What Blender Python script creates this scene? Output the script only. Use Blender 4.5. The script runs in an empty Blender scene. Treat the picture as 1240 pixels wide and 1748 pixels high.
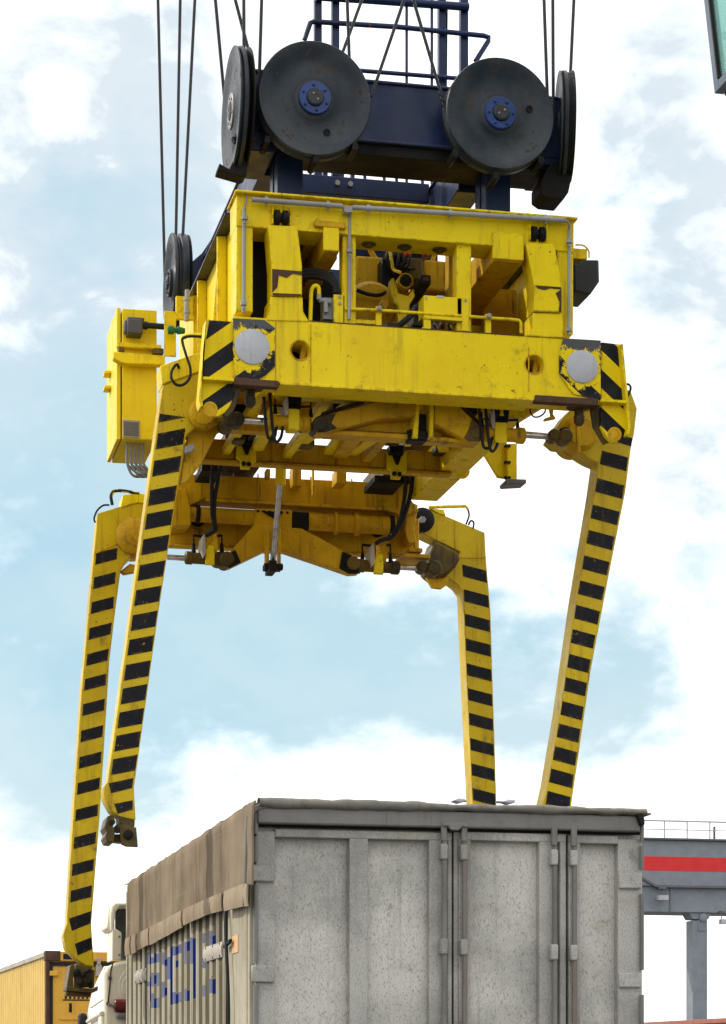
import bpy, bmesh, math, random
from mathutils import Vector, Matrix
random.seed(7)
sc = bpy.context.scene
col = sc.collection
V = Vector

# ------------------------------------------------------------------ camera
F, UC, VH, HC = 4000.0, 620.0, 1819.0, 2.2          # focal length in photo pixels, centre column, horizon row, eye height
A = math.atan(880.0 / F)
SA, CA = math.sin(A), math.cos(A)
cd = bpy.data.cameras.new('camera'); cam = bpy.data.objects.new('camera', cd); col.objects.link(cam)
cam.location = (0, 0, HC); cam.rotation_euler = (math.radians(90), 0, -A)
cd.sensor_fit = 'VERTICAL'; cd.sensor_height = 36.0; cd.lens = F / 1748 * 36.0
cd.shift_y = (VH - 874.0) / 1748.0
cd.clip_start = 0.1; cd.clip_end = 3000
sc.camera = cam

# ------------------------------------------------------------------ light, sky, exposure
SUN = V((-0.66, 0.36, 0.66)).normalized()
sun_el = math.asin(SUN.z); sun_az = math.atan2(SUN.x, SUN.y)
sd = bpy.data.lights.new('sun', 'SUN'); sd.energy = 3.0; sd.angle = math.radians(0.6); sd.color = (1.0, 0.94, 0.84)
so = bpy.data.objects.new('sun', sd); col.objects.link(so)
so.rotation_euler = SUN.to_track_quat('Z', 'Y').to_euler()
sc.view_settings.view_transform = 'Standard'; sc.view_settings.look = 'None'
sc.view_settings.exposure = 0.0; sc.view_settings.gamma = 1.0

w = bpy.data.worlds.new('World'); sc.world = w; w.use_nodes = True
nt = w.node_tree; nt.nodes.clear(); N = nt.nodes.new; L = nt.links.new
def ray(u, v):
    s = (u - UC) / F; t = (VH - v) / F
    return V((SA + CA * s, CA - SA * s, t))
out = N('ShaderNodeOutputWorld'); bg = N('ShaderNodeBackground'); bg.inputs['Strength'].default_value = 0.1
L(bg.outputs[0], out.inputs[0])
sky = N('ShaderNodeTexSky'); sky.sky_type = 'NISHITA'; sky.sun_disc = False
sky.sun_elevation = sun_el; sky.sun_rotation = sun_az; sky.air_density = 1.0; sky.dust_density = 1.2; sky.ozone_density = 1.0
tc = N('ShaderNodeTexCoord')
def vmath(op, a, b=None):
    n = N('ShaderNodeVectorMath'); n.operation = op
    if isinstance(a, (V, tuple)): n.inputs[0].default_value = a
    else: L(a, n.inputs[0])
    if b is not None:
        if isinstance(b, (V, tuple)): n.inputs[1].default_value = b
        else: L(b, n.inputs[1])
    return n
def fm(op, a, b=0.0, c=None, clamp=False):
    n = N('ShaderNodeMath'); n.operation = op; n.use_clamp = clamp
    for i, x in enumerate((a, b, c)):
        if x is None: continue
        if isinstance(x, (int, float)): n.inputs[i].default_value = x
        else: L(x, n.inputs[i])
    return n.outputs[0]
def wnoise(scale, detail, rough, stretch, dist=0.0):
    mp = N('ShaderNodeMapping'); mp.inputs['Scale'].default_value = stretch
    L(tc.outputs['Generated'], mp.inputs['Vector'])
    n = N('ShaderNodeTexNoise'); n.inputs['Scale'].default_value = scale; n.inputs['Detail'].default_value = detail
    n.inputs['Roughness'].default_value = rough; n.inputs['Distortion'].default_value = dist
    L(mp.outputs[0], n.inputs['Vector']); return n.outputs[0]
n_big = wnoise(9, 6, 0.55, (1, 1, 1.7), 0.2)
n_mid = wnoise(24, 7, 0.56, (1, 1, 1.6), 0.3)
n_fine = wnoise(70, 5, 0.6, (1, 1, 1.4))
# openings of blue in the cloud cover: direction and angular size
patches = [((400, 1060), 0.060, 1.25, 1.7), ((60, 1060), 0.062, 1.2, 1.5), ((600, 1140), 0.04, 0.8, 2.2), ((150, 1320), 0.032, 0.75, 1.3), ((330, 1230), 0.04, 0.6, 1.6),
           ((40, 330), 0.06, 0.50, 1.0), ((190, 500), 0.05, 0.55, 1.0), ((110, 760), 0.06, 0.50, 1.2), ((60, 880), 0.05, 0.6, 1.2), ((220, 180), 0.05, 0.5, 1.0),
           ((1130, 190), 0.045, 0.65, 0.8), ((1150, 480), 0.05, 0.45, 0.9), ((1130, 1130), 0.055, 0.75, 1.4), ((1180, 620), 0.05, 0.5, 0.9),
           ((930, 1080), 0.05, 0.8, 1.4), ((820, 20), 0.02, 0.4, 1.5), ((630, 20), 0.02, 0.5, 1.5)]
tot = None
for (u, v), r, amp, asp in patches:
    d = ray(u, v).normalized()
    df = vmath('SUBTRACT', tc.outputs['Generated'], d)
    sc_ = vmath('MULTIPLY', df.outputs[0], (1 / (r * asp), 1 / (r * asp), 1 / r))
    ln = vmath('LENGTH', sc_.outputs[0]).outputs['Value']
    g = fm('MULTIPLY', fm('POWER', 2.718, fm('MULTIPLY', fm('MULTIPLY', ln, ln), -1.0)), amp)
    tot = g if tot is None else fm('ADD', tot, g)
nn = fm('ADD', fm('MULTIPLY', n_big, 1.15), fm('ADD', fm('MULTIPLY', n_mid, 0.60), fm('MULTIPLY', n_fine, 0.15)))   # mean ~0.95
openv = fm('ADD', fm('MULTIPLY', tot, 0.74), fm('MULTIPLY', fm('SUBTRACT', nn, 0.95), 3.1))
mr = N('ShaderNodeMapRange'); mr.interpolation_type = 'SMOOTHSTEP'
L(openv, mr.inputs[0]); mr.inputs[1].default_value = 0.34; mr.inputs[2].default_value = 1.5; mr.inputs[3].default_value = 0; mr.inputs[4].default_value = 1
# cloud body: white with soft grey-blue modelling
cr = N('ShaderNodeValToRGB'); cr.color_ramp.elements[0].position = 0.38; cr.color_ramp.elements[0].color = (13.0, 13.3, 13.6, 1)
cr.color_ramp.elements[1].position = 0.60; cr.color_ramp.elements[1].color = (17.5, 17.5, 17.5, 1)
L(fm('ADD', fm('MULTIPLY', n_mid, 0.5), fm('MULTIPLY', n_big, 0.5)), cr.inputs[0])
# grey cloud shade areas
gt = None
for (u, v), r, amp in [((1190, 430), 0.055, 1.3), ((60, 560), 0.06, 1.1), ((120, 120), 0.07, 1.1), ((1200, 800), 0.05, 0.9), ((1120, 100), 0.045, 1.0), ((250, 330), 0.05, 0.9), ((930, 1080), 0.05, 0.8), ((60, 1350), 0.03, 0.5), ((330, 60), 0.03, 0.4)]:
    df = vmath('SUBTRACT', tc.outputs['Generated'], ray(u, v).normalized())
    ln = fm('DIVIDE', vmath('LENGTH', df.outputs[0]).outputs['Value'], r)
    g = fm('MULTIPLY', fm('POWER', 2.718, fm('MULTIPLY', fm('MULTIPLY', ln, ln), -1.0)), amp)
    gt = g if gt is None else fm('ADD', gt, g)
gsel = fm('MULTIPLY', gt, fm('MULTIPLY', fm('SUBTRACT', fm('ADD', fm('MULTIPLY', n_mid, 0.6), fm('MULTIPLY', n_big, 0.4)), 0.33), 4.2, clamp=True), clamp=True)
gm = N('ShaderNodeMix'); gm.data_type = 'RGBA'; L(gsel, gm.inputs[0]); L(cr.outputs[0], gm.inputs[6]); gm.inputs[7].default_value = (7.6, 8.5, 9.2, 1)
tint = N('ShaderNodeMix'); tint.data_type = 'RGBA'; tint.inputs[0].default_value = 0.7
vary = N('ShaderNodeMix'); vary.data_type = 'RGBA'; L(fm('MULTIPLY', fm('SUBTRACT', n_big, 0.35), 3.3, clamp=True), vary.inputs[0])
vary.inputs[6].default_value = (5.4, 8.5, 9.9, 1); vary.inputs[7].default_value = (7.6, 9.7, 10.4, 1)
L(sky.outputs[0], tint.inputs[6]); L(vary.outputs[2], tint.inputs[7])
mx = N('ShaderNodeMix'); mx.data_type = 'RGBA'
L(mr.outputs[0], mx.inputs[0]); L(gm.outputs[2], mx.inputs[6]); L(tint.outputs[2], mx.inputs[7])
L(mx.outputs[2], bg.inputs['Color'])

# ------------------------------------------------------------------ photo measurement -> point on a real plane
def P(u, v, Y):
    r = ray(u, v); k = Y / r.y
    return V((r.x * k, Y, HC + r.z * k))
def PX(u, v, X):
    r = ray(u, v); k = X / r.x
    return V((X, r.y * k, HC + r.z * k))

# ------------------------------------------------------------------ materials
def newmat(name):
    m = bpy.data.materials.new(name); m.use_nodes = True
    t = m.node_tree; b = t.nodes['Principled BSDF']
    return m, t, b
class G:
    """small node-graph helper"""
    def __init__(s, t): s.t = t; s.c = t.nodes.new('ShaderNodeTexCoord').outputs['Object']
    def n(s, k): return s.t.nodes.new(k)
    def l(s, a, b): s.t.links.new(a, b)
    def noise(s, scale, detail=5, rough=0.6, st=(1, 1, 1), off=(0, 0, 0)):
        m = s.n('ShaderNodeMapping'); m.inputs['Scale'].default_value = st; m.inputs['Location'].default_value = off
        s.l(s.c, m.inputs['Vector']); x = s.n('ShaderNodeTexNoise')
        x.inputs['Scale'].default_value = scale; x.inputs['Detail'].default_value = detail; x.inputs['Roughness'].default_value = rough
        s.l(m.outputs[0], x.inputs['Vector']); return x.outputs[0]
    def ramp(s, x, a, b, lo=0.0, hi=1.0):
        m = s.n('ShaderNodeMapRange'); m.interpolation_type = 'SMOOTHSTEP'
        s.l(x, m.inputs[0]); m.inputs[1].default_value = a; m.inputs[2].default_value = b
        m.inputs[3].default_value = lo; m.inputs[4].default_value = hi; return m.outputs[0]
    def math(s, op, a, b=0.0, clamp=False):
        m = s.n('ShaderNodeMath'); m.operation = op; m.use_clamp = clamp
        for i, x in enumerate((a, b)):
            if isinstance(x, (int, float)): m.inputs[i].default_value = x
            else: s.l(x, m.inputs[i])
        return m.outputs[0]
    def mix(s, f, a, b):
        m = s.n('ShaderNodeMix'); m.data_type = 'RGBA'
        for i, x in ((0, f), (6, a), (7, b)):
            if isinstance(x, (int, float)): m.inputs[i].default_value = x
            elif isinstance(x, tuple): m.inputs[i].default_value = (*x, 1) if len(x) == 3 else x
            else: s.l(x, m.inputs[i])
        return m.outputs[2]
    def bump(s, b, h, strength, dist=0.01):
        m = s.n('ShaderNodeBump'); m.inputs['Strength'].default_value = strength; m.inputs['Distance'].default_value = dist
        s.l(h, m.inputs['Height']); s.l(m.outputs[0], b.inputs['Normal'])
    def edge(s, r=0.02):
        bv = s.n('ShaderNodeBevel'); bv.samples = 4; bv.inputs['Radius'].default_value = r
        g = s.n('ShaderNodeNewGeometry'); d = s.n('ShaderNodeVectorMath'); d.operation = 'DOT_PRODUCT'
        s.l(bv.outputs[0], d.inputs[0]); s.l(g.outputs['Normal'], d.inputs[1])
        return s.math('SUBTRACT', 1.0, d.outputs['Value'])
    def xyz(s):
        m = s.n('ShaderNodeSeparateXYZ'); s.l(s.c, m.inputs[0]); return m.outputs

def paint(name, base, alt, dirt=(0.10, 0.06, 0.02), dirt_amt=0.5, chip=0.5, rough=0.42, chipcol=(0.05, 0.03, 0.02), grime=0.5, chipth=0.69, spec=0.35):
    m, t, b = newmat(name); g = G(t)
    c = g.mix(g.ramp(g.noise(2.2, 6), 0.35, 0.68), base, alt)
    streak = g.ramp(g.noise(1.0, 6, 0.65, (16, 16, 0.9)), 0.52, 0.78, 0, dirt_amt)
    c = g.mix(streak, c, dirt)
    blot = g.ramp(g.noise(5.5, 8, 0.7, off=(3, 1, 7)), 0.56, 0.76, 0, grime)
    c = g.mix(blot, c, tuple(x * 0.8 for x in dirt))
    speck = g.math('MAXIMUM', g.ramp(g.noise(34, 3, 0.5), 0.68, 0.72, 0, grime), g.ramp(g.noise(75, 3, 0.5, (1, 1, 0.45), (5, 8, 2)), 0.68, 0.73, 0, grime))
    c = g.mix(g.math('MULTIPLY', speck, g.ramp(g.noise(1.9, 5, 0.6, off=(2, 6, 1)), 0.44, 0.62)), c, chipcol)
    run = g.math('MULTIPLY', g.ramp(g.noise(1.0, 4, 0.6, (38, 38, 1.3), (1, 4, 9)), 0.58, 0.72), g.ramp(g.noise(1.7, 4, 0.6, off=(8, 8, 8)), 0.48, 0.66, 0, grime))
    c = g.mix(run, c, tuple(x * 0.55 for x in dirt))
    if chip > 0:
        ch = g.ramp(g.noise(17, 6, 0.65, off=(9, 2, 4)), chipth, chipth + 0.015, 0, 1)
        ed = g.math('MULTIPLY', g.ramp(g.edge(), 0.02, 0.09), g.ramp(g.noise(13, 6, 0.7), 0.50, 0.57, 0, chip))
        k = g.math('MAXIMUM', ch, ed)
        c = g.mix(k, c, g.mix(g.ramp(g.noise(30, 3), 0.4, 0.6), chipcol, tuple(x * 1.5 for x in chipcol) if name == 'weathered_sheave_steel' else (0.14, 0.06, 0.03)))
        t.links.new(g.math('ADD', g.math('MULTIPLY', k, 0.3), g.ramp(g.noise(6, 4), 0.3, 0.7, rough - 0.06, rough + 0.12)), b.inputs['Roughness'])
    else:
        t.links.new(g.ramp(g.noise(6, 4), 0.3, 0.7, rough - 0.06, rough + 0.12), b.inputs['Roughness'])
    t.links.new(c, b.inputs['Base Color']); b.inputs['Specular IOR Level'].default_value = spec
    g.bump(b, g.noise(9, 5), 0.10, 0.01)
    return m
Y_BASE, Y_ALT = (0.80, 0.60, 0.002), (0.72, 0.50, 0.003)
M = {}
M['yellow'] = paint('worn_yellow_paint', Y_BASE, Y_ALT, dirt=(0.20, 0.12, 0.012), dirt_amt=0.6, chip=0.8, grime=0.75, spec=0.18)
M['yellow_leg'] = paint('darker_leg_paint', (0.58, 0.405, 0.003), (0.47, 0.31, 0.004), dirt=(0.14, 0.08, 0.01), dirt_amt=0.6, chip=0.8, grime=0.85, spec=0.2)  # darker yellow than the beams, for all four legs
M['yellow_shaded_greasy'] = paint('shaded_greasy_yellow_paint', (0.62, 0.365, 0.002), (0.45, 0.24, 0.003), dirt=(0.06, 0.032, 0.007), dirt_amt=0.75, chip=0.6, rough=0.5, grime=0.92, spec=0.2)  # darker amber base puts underside shade into the colour, grease on top
M['yellow_clean'] = paint('plain_yellow_paint', (0.80, 0.60, 0.005), (0.74, 0.53, 0.006), dirt=(0.30, 0.19, 0.02), dirt_amt=0.3, chip=0.3, grime=0.4, chipth=0.74, spec=0.18)
M['black_paint'] = paint('black_marking_paint', (0.008, 0.008, 0.011), (0.014, 0.014, 0.017), dirt=(0.05, 0.04, 0.02), dirt_amt=0.4, chip=0.7, rough=0.6, grime=0.4, spec=0.12, chipcol=(0.34, 0.23, 0.01), chipth=0.685)
M['navy'] = paint('navy_blue_paint', (0.008, 0.021, 0.078), (0.007, 0.015, 0.050), dirt=(0.010, 0.009, 0.010), dirt_amt=0.5, chip=0.5, rough=0.36, grime=0.6, chipcol=(0.02, 0.015, 0.015), spec=0.3)
M['sheave'] = paint('weathered_sheave_steel', (0.010, 0.017, 0.026), (0.040, 0.046, 0.052), dirt=(0.030, 0.017, 0.012), dirt_amt=0.35, chip=0.2, rough=0.46, grime=0.8, chipcol=(0.040, 0.026, 0.020), chipth=0.60, spec=0.3)
M['dark'] = paint('dark_greasy_steel', (0.006, 0.006, 0.007), (0.014, 0.011, 0.008), dirt=(0.02, 0.014, 0.008), dirt_amt=0.5, chip=0.0, rough=0.55, grime=0.5, spec=0.15)
M['oily'] = paint('oily_yellow_steel', (0.13, 0.08, 0.006), (0.020, 0.015, 0.007), dirt=(0.010, 0.008, 0.005), dirt_amt=0.8, chip=0.2, rough=0.5, grime=0.9, spec=0.25)
M['rust'] = paint('scraped_rusty_steel', (0.060, 0.026, 0.014), (0.10, 0.058, 0.036), dirt=(0.03, 0.014, 0.008), dirt_amt=0.7, chip=0.5, rough=0.75, grime=0.8, spec=0.2)
M['hub_blue'] = paint('bright_blue_hub_paint', (0.016, 0.050, 0.20), (0.012, 0.036, 0.14), dirt=(0.02, 0.022, 0.03), dirt_amt=0.5, chip=0.2, rough=0.4, grime=0.4)
M['disc'] = paint('pale_reflector_plate', (0.46, 0.46, 0.48), (0.37, 0.37, 0.40), dirt=(0.17, 0.15, 0.13), dirt_amt=0.7, chip=0.0, rough=0.5, grime=0.3, chipcol=(0.2, 0.17, 0.15))
M['conduit'] = paint('galvanised_conduit', (0.30, 0.30, 0.29), (0.22, 0.21, 0.20), dirt=(0.14, 0.08, 0.04), dirt_amt=0.5, chip=0.0, rough=0.4, grime=0.5)
M['cream'] = paint('shaded_cream_cab_paint', (0.74, 0.68, 0.54), (0.68, 0.61, 0.46), dirt=(0.35, 0.28, 0.18), dirt_amt=0.3, chip=0.0, rough=0.35, grime=0.25)  # cab paint as it looks in shade, bounce tint put into the colour
M['white'] = paint('sunlit_white_cab_paint', (0.82, 0.80, 0.74), (0.80, 0.77, 0.70), dirt=(0.5, 0.45, 0.36), dirt_amt=0.2, chip=0.0, rough=0.3, grime=0.1)  # same cab's sunlit side, brightness put into the colour
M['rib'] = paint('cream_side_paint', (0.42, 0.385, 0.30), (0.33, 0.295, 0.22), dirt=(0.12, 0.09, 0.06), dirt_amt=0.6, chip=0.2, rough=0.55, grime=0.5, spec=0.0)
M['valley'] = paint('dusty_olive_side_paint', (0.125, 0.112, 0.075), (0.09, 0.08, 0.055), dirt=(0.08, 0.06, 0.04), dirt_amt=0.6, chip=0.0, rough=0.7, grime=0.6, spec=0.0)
M['blue_letter'] = paint('blue_lettering', (0.005, 0.013, 0.085), (0.007, 0.015, 0.065), dirt=(0.06, 0.06, 0.08), dirt_amt=0.5, chip=0.0, rough=0.6, grime=0.4, spec=0.0)
M['blue_faded'] = paint('faded_blue_lettering', (0.13, 0.15, 0.27), (0.19, 0.195, 0.24), dirt=(0.30, 0.26, 0.2), dirt_amt=0.4, chip=0.0, rough=0.6, grime=0.4, spec=0.0)
M['y_cont'] = paint('ochre_container_paint', (0.66, 0.36, 0.035), (0.58, 0.29, 0.03), dirt=(0.24, 0.10, 0.03), dirt_amt=0.5, chip=0.3, rough=0.5, grime=0.5, chipcol=(0.12, 0.05, 0.02))
M['y_cont_sunlit'] = paint('sunlit_ochre_side_paint', (0.68, 0.47, 0.12), (0.62, 0.40, 0.09), dirt=(0.35, 0.17, 0.05), dirt_amt=0.6, chip=0.0, rough=0.5, grime=0.4)  # container paint made paler on this side to stand for sunlight
M['gantry'] = paint('grey_gantry_paint', (0.20, 0.225, 0.25), (0.17, 0.19, 0.215), dirt=(0.10, 0.10, 0.10), dirt_amt=0.3, chip=0.0, rough=0.5, grime=0.3)
M['gantry_dark'] = paint('dark_gantry_steel', (0.10, 0.10, 0.105), (0.13, 0.12, 0.12), dirt=(0.06, 0.05, 0.04), chip=0.0)
M['red'] = paint('red_stripe_paint', (0.62, 0.018, 0.018), (0.56, 0.014, 0.014), dirt=(0.3, 0.03, 0.03), dirt_amt=0.3, chip=0.0, grime=0.15)
M['red_cont'] = paint('rust_red_container_paint', (0.33, 0.10, 0.06), (0.27, 0.075, 0.045), dirt=(0.12, 0.05, 0.03), chip=0.0)
M['lampred'] = paint('red_lamp_lens', (0.16, 0.008, 0.008), (0.10, 0.006, 0.006), chip=0.0, rough=0.25, dirt_amt=0.1, grime=0.2)
M['green'] = paint('green_plug_plastic', (0.004, 0.16, 0.06), (0.004, 0.11, 0.045), chip=0.0, rough=0.35, dirt_amt=0.3)
M['grey_plastic'] = paint('grey_socket_plastic', (0.05, 0.055, 0.06), (0.07, 0.07, 0.075), chip=0.0, rough=0.5)
M['cabframe'] = paint('slate_cabin_frame', (0.10, 0.135, 0.175), (0.085, 0.115, 0.15), chip=0.0, rough=0.35, dirt_amt=0.2, grime=0.2)
M['rubber'] = paint('black_rubber_hose', (0.012, 0.012, 0.013), (0.02, 0.02, 0.02), chip=0.0, rough=0.6, dirt_amt=0.3, spec=0.2)
M['black_metal'] = paint('black_floodlight_housing', (0.015, 0.015, 0.016), (0.03, 0.028, 0.026), chip=0.0, rough=0.5)
M['sign'] = paint('peach_plate', (0.70, 0.42, 0.20), (0.62, 0.36, 0.16), chip=0.0, rough=0.5)
M['strap'] = paint('pale_strap_plate', (0.42, 0.37, 0.30), (0.33, 0.285, 0.225), chip=0.0, rough=0.6, dirt_amt=0.4)

def mat_chrome():
    m, t, b = newmat('chromed_piston_rod'); b.inputs['Metallic'].default_value = 1; g = G(t)
    t.links.new(g.mix(g.ramp(g.noise(20, 3), 0.4, 0.7), (0.62, 0.62, 0.62), (0.36, 0.34, 0.32)), b.inputs['Base Color'])
    b.inputs['Roughness'].default_value = 0.22; return m
M['chrome'] = mat_chrome()

def mat_hazard(name, slope, freq, off, disc=None, clean=False):
    """diagonal yellow and black bands in the plate's own x/z, with flaking paint round the reflector"""
    m, t, b = newmat(name); g = G(t); x, y, z = g.xyz()
    q = g.math('ADD', g.math('MULTIPLY', x, -slope), z)
    q = g.math('FRACT', g.math('ADD', g.math('MULTIPLY', q, freq), off))
    band = g.math('LESS_THAN', q, 0.5)
    yel = g.mix(g.ramp(g.noise(3, 6), 0.35, 0.7), Y_BASE, Y_ALT)
    yel = g.mix(g.ramp(g.noise(1, 6, 0.65, (16, 16, 0.9)), 0.52, 0.78, 0, 0.45), yel, (0.22, 0.12, 0.02))
    c = g.mix(band, yel, g.mix(g.ramp(g.noise(8, 5), 0.4, 0.7), (0.007, 0.007, 0.010), (0.018, 0.018, 0.02)))
    if disc is not None:
        dx, dz, r = disc
        d = g.math('SQRT', g.math('ADD', g.math('POWER', g.math('SUBTRACT', x, dx), 2), g.math('POWER', g.math('SUBTRACT', z, dz), 2)))
        fl = g.math('SUBTRACT', g.math('MULTIPLY', g.noise(9, 8, 0.78), 0.30), g.math('SUBTRACT', d, r))
        c = g.mix(g.ramp(fl, 0.118, 0.132), c, (0.78, 0.57, 0.01))                       # thick yellow daubs round the plate
        fl2 = g.math('ADD', g.math('SUBTRACT', z, dz + r * 0.86), g.math('MULTIPLY', g.math('SUBTRACT', g.noise(22, 6, 0.7), 0.5), 0.22))
        c = g.mix(g.ramp(fl2, 0.018, 0.026), c, (0.085, 0.083, 0.085))                    # bare primer along the top
        c = g.mix(g.ramp(g.noise(30, 5, 0.7), 0.60, 0.63), c, (0.06, 0.055, 0.05))
    c = g.mix(g.ramp(g.noise(24, 6, 0.7, off=(4, 4, 4)), 0.67, 0.69), c, (0.06, 0.035, 0.02))
    ed = g.math('MULTIPLY', g.ramp(g.edge(), 0.02, 0.09), g.ramp(g.noise(13, 6, 0.7), 0.47, 0.55, 0, 0.9))
    c = g.mix(ed, c, (0.11, 0.06, 0.035))
    t.links.new(c, b.inputs['Base Color']); b.inputs['Roughness'].default_value = 0.55; b.inputs['Specular IOR Level'].default_value = 0.15
    return m

def hz_off(u, v, slope, freq):
    p = P(u, v, 15.5); return -((p.z - HZ.z) - slope * (p.x - HZ.x)) * freq
HZ = P(711, 668, 15.5)
def mat_galv(name, k):
    m, t, b = newmat(name); g = G(t)
    c = g.mix(g.ramp(g.noise(1.3, 6, 0.6), 0.36, 0.64), tuple(x * k for x in (0.285, 0.277, 0.25)), tuple(x * k for x in (0.51, 0.495, 0.45)))
    c = g.mix(g.ramp(g.noise(125, 3, 0.6, (1, 1, 0.45)), 0.52, 0.66, 0, 0.6), c, (0.16, 0.14, 0.10))
    c = g.mix(g.ramp(g.noise(130, 3, 0.6, (1, 1, 0.6), (5, 5, 5)), 0.55, 0.70, 0, 0.45), c, (0.58, 0.58, 0.54))
    c = g.mix(g.ramp(g.noise(1, 6, 0.65, (9, 9, 0.4)), 0.52, 0.78, 0, 0.5), c, (0.14, 0.13, 0.11))
    c = g.mix(g.ramp(g.noise(1, 6, 0.65, (14, 14, 0.6), (3, 3, 3)), 0.60, 0.75, 0, 0.5), c, (0.17, 0.115, 0.06))
    c = g.mix(g.ramp(g.noise(3.2, 6, 0.65, (1, 1, 1.4)), 0.56, 0.75, 0, 0.4), c, (0.24, 0.21, 0.11))
    c = g.mix(g.ramp(g.noise(7, 7, 0.7, off=(6, 1, 2)), 0.62, 0.70, 0, 0.5), c, (0.12, 0.105, 0.09))
    t.links.new(c, b.inputs['Base Color']); b.inputs['Metallic'].default_value = 0.15
    b.inputs['Roughness'].default_value = 0.6; g.bump(b, g.math('ADD', g.noise(90, 3), g.math('MULTIPLY', g.noise(2.5, 3), 6.0)), 0.3, 0.004); return m
M['galv'] = mat_galv('speckled_galvanised_frame', 0.80)
M['galv_panel'] = mat_galv('speckled_galvanised_panel', 1.08)
M['galv_dark'] = paint('grimy_galvanised_rail', (0.185, 0.182, 0.17), (0.125, 0.122, 0.113), dirt=(0.05, 0.045, 0.04), dirt_amt=0.5, chip=0.0, rough=0.6, grime=0.5)
M['rod_rust'] = paint('rusty_locking_rod', (0.17, 0.135, 0.11), (0.165, 0.16, 0.15), dirt=(0.09, 0.045, 0.02), dirt_amt=0.5, chip=0.0, rough=0.6)

def mat_tarp():
    m, t, b = newmat('brown_tarpaulin'); g = G(t)
    c = g.mix(g.ramp(g.noise(1.6, 6, 0.6), 0.35, 0.68), (0.25, 0.198, 0.142), (0.17, 0.133, 0.094))
    c = g.mix(g.ramp(g.noise(1, 6, 0.65, (0.6, 7, 0.5)), 0.50, 0.74, 0, 0.65), c, (0.085, 0.055, 0.038))
    c = g.mix(g.ramp(g.noise(1, 6, 0.6, (0.5, 9, 0.3), (2, 7, 3)), 0.60, 0.68, 0, 0.45), c, (0.36, 0.29, 0.21))
    c = g.mix(g.ramp(g.noise(1, 4, 0.6, (0.4, 0.8, 26)), 0.58, 0.75, 0, 0.3), c, (0.30, 0.24, 0.175))
    c = g.mix(g.ramp(g.noise(7, 7, 0.7), 0.60, 0.75, 0, 0.5), c, (0.10, 0.065, 0.045))
    t.links.new(c, b.inputs['Base Color']); b.inputs['Roughness'].default_value = 0.85; b.inputs['Specular IOR Level'].default_value = 0.0
    g.bump(b, g.math('ADD', g.noise(1, 5, 0.6, (0.6, 8, 0.6)), g.math('MULTIPLY', g.noise(12, 4), 0.2)), 0.45, 0.02); return m
M['tarp'] = mat_tarp()
M['tarp_hem'] = paint('stitched_canvas_hem', (0.33, 0.265, 0.19), (0.25, 0.195, 0.135), dirt=(0.09, 0.065, 0.045), dirt_amt=0.6, chip=0.0, rough=0.85, grime=0.6, spec=0.0)
M['canvas'] = paint('grimy_grey_canvas', (0.17, 0.16, 0.14), (0.24, 0.215, 0.175), dirt=(0.06, 0.055, 0.05), dirt_amt=0.6, chip=0.0, rough=0.8, grime=0.6, spec=0.2)

def mat_glass():
    m, t, b = newmat('tinted_cabin_glass')
    b.inputs['Base Color'].default_value = (0.45, 0.75, 0.70, 1); b.inputs['Roughness'].default_value = 0.03
    b.inputs['Transmission Weight'].default_value = 0.75; b.inputs['IOR'].default_value = 1.1
    return m
M['glass'] = mat_glass()
M['interior'] = paint('teal_cabin_lining', (0.17, 0.34, 0.33), (0.15, 0.30, 0.29), chip=0.0, dirt_amt=0.1, grime=0.1)

def mat_rope():
    m, t, b = newmat('greased_wire_rope'); g = G(t); x, y, z = g.xyz()
    wv = g.math('SINE', g.math('MULTIPLY', g.math('ADD', z, g.math('MULTIPLY', x, 1.6)), 330.0))
    t.links.new(g.mix(g.ramp(wv, -0.5, 0.9), (0.010, 0.010, 0.012), (0.045, 0.045, 0.05)), b.inputs['Base Color'])
    b.inputs['Roughness'].default_value = 0.45; g.bump(b, wv, 0.7, 0.01); return m
M['rope'] = mat_rope()

def mat_ground():
    m, t, b = newmat('concrete_apron'); g = G(t)
    c = g.mix(g.ramp(g.noise(0.15, 6), 0.35, 0.65), (0.078, 0.076, 0.072), (0.112, 0.109, 0.104))
    c = g.mix(g.ramp(g.noise(2, 8, 0.7), 0.55, 0.72, 0, 0.6), c, (0.10, 0.095, 0.09))
    t.links.new(c, b.inputs['Base Color']); b.inputs['Roughness'].default_value = 0.85; return m
M['ground'] = mat_ground()

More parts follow.
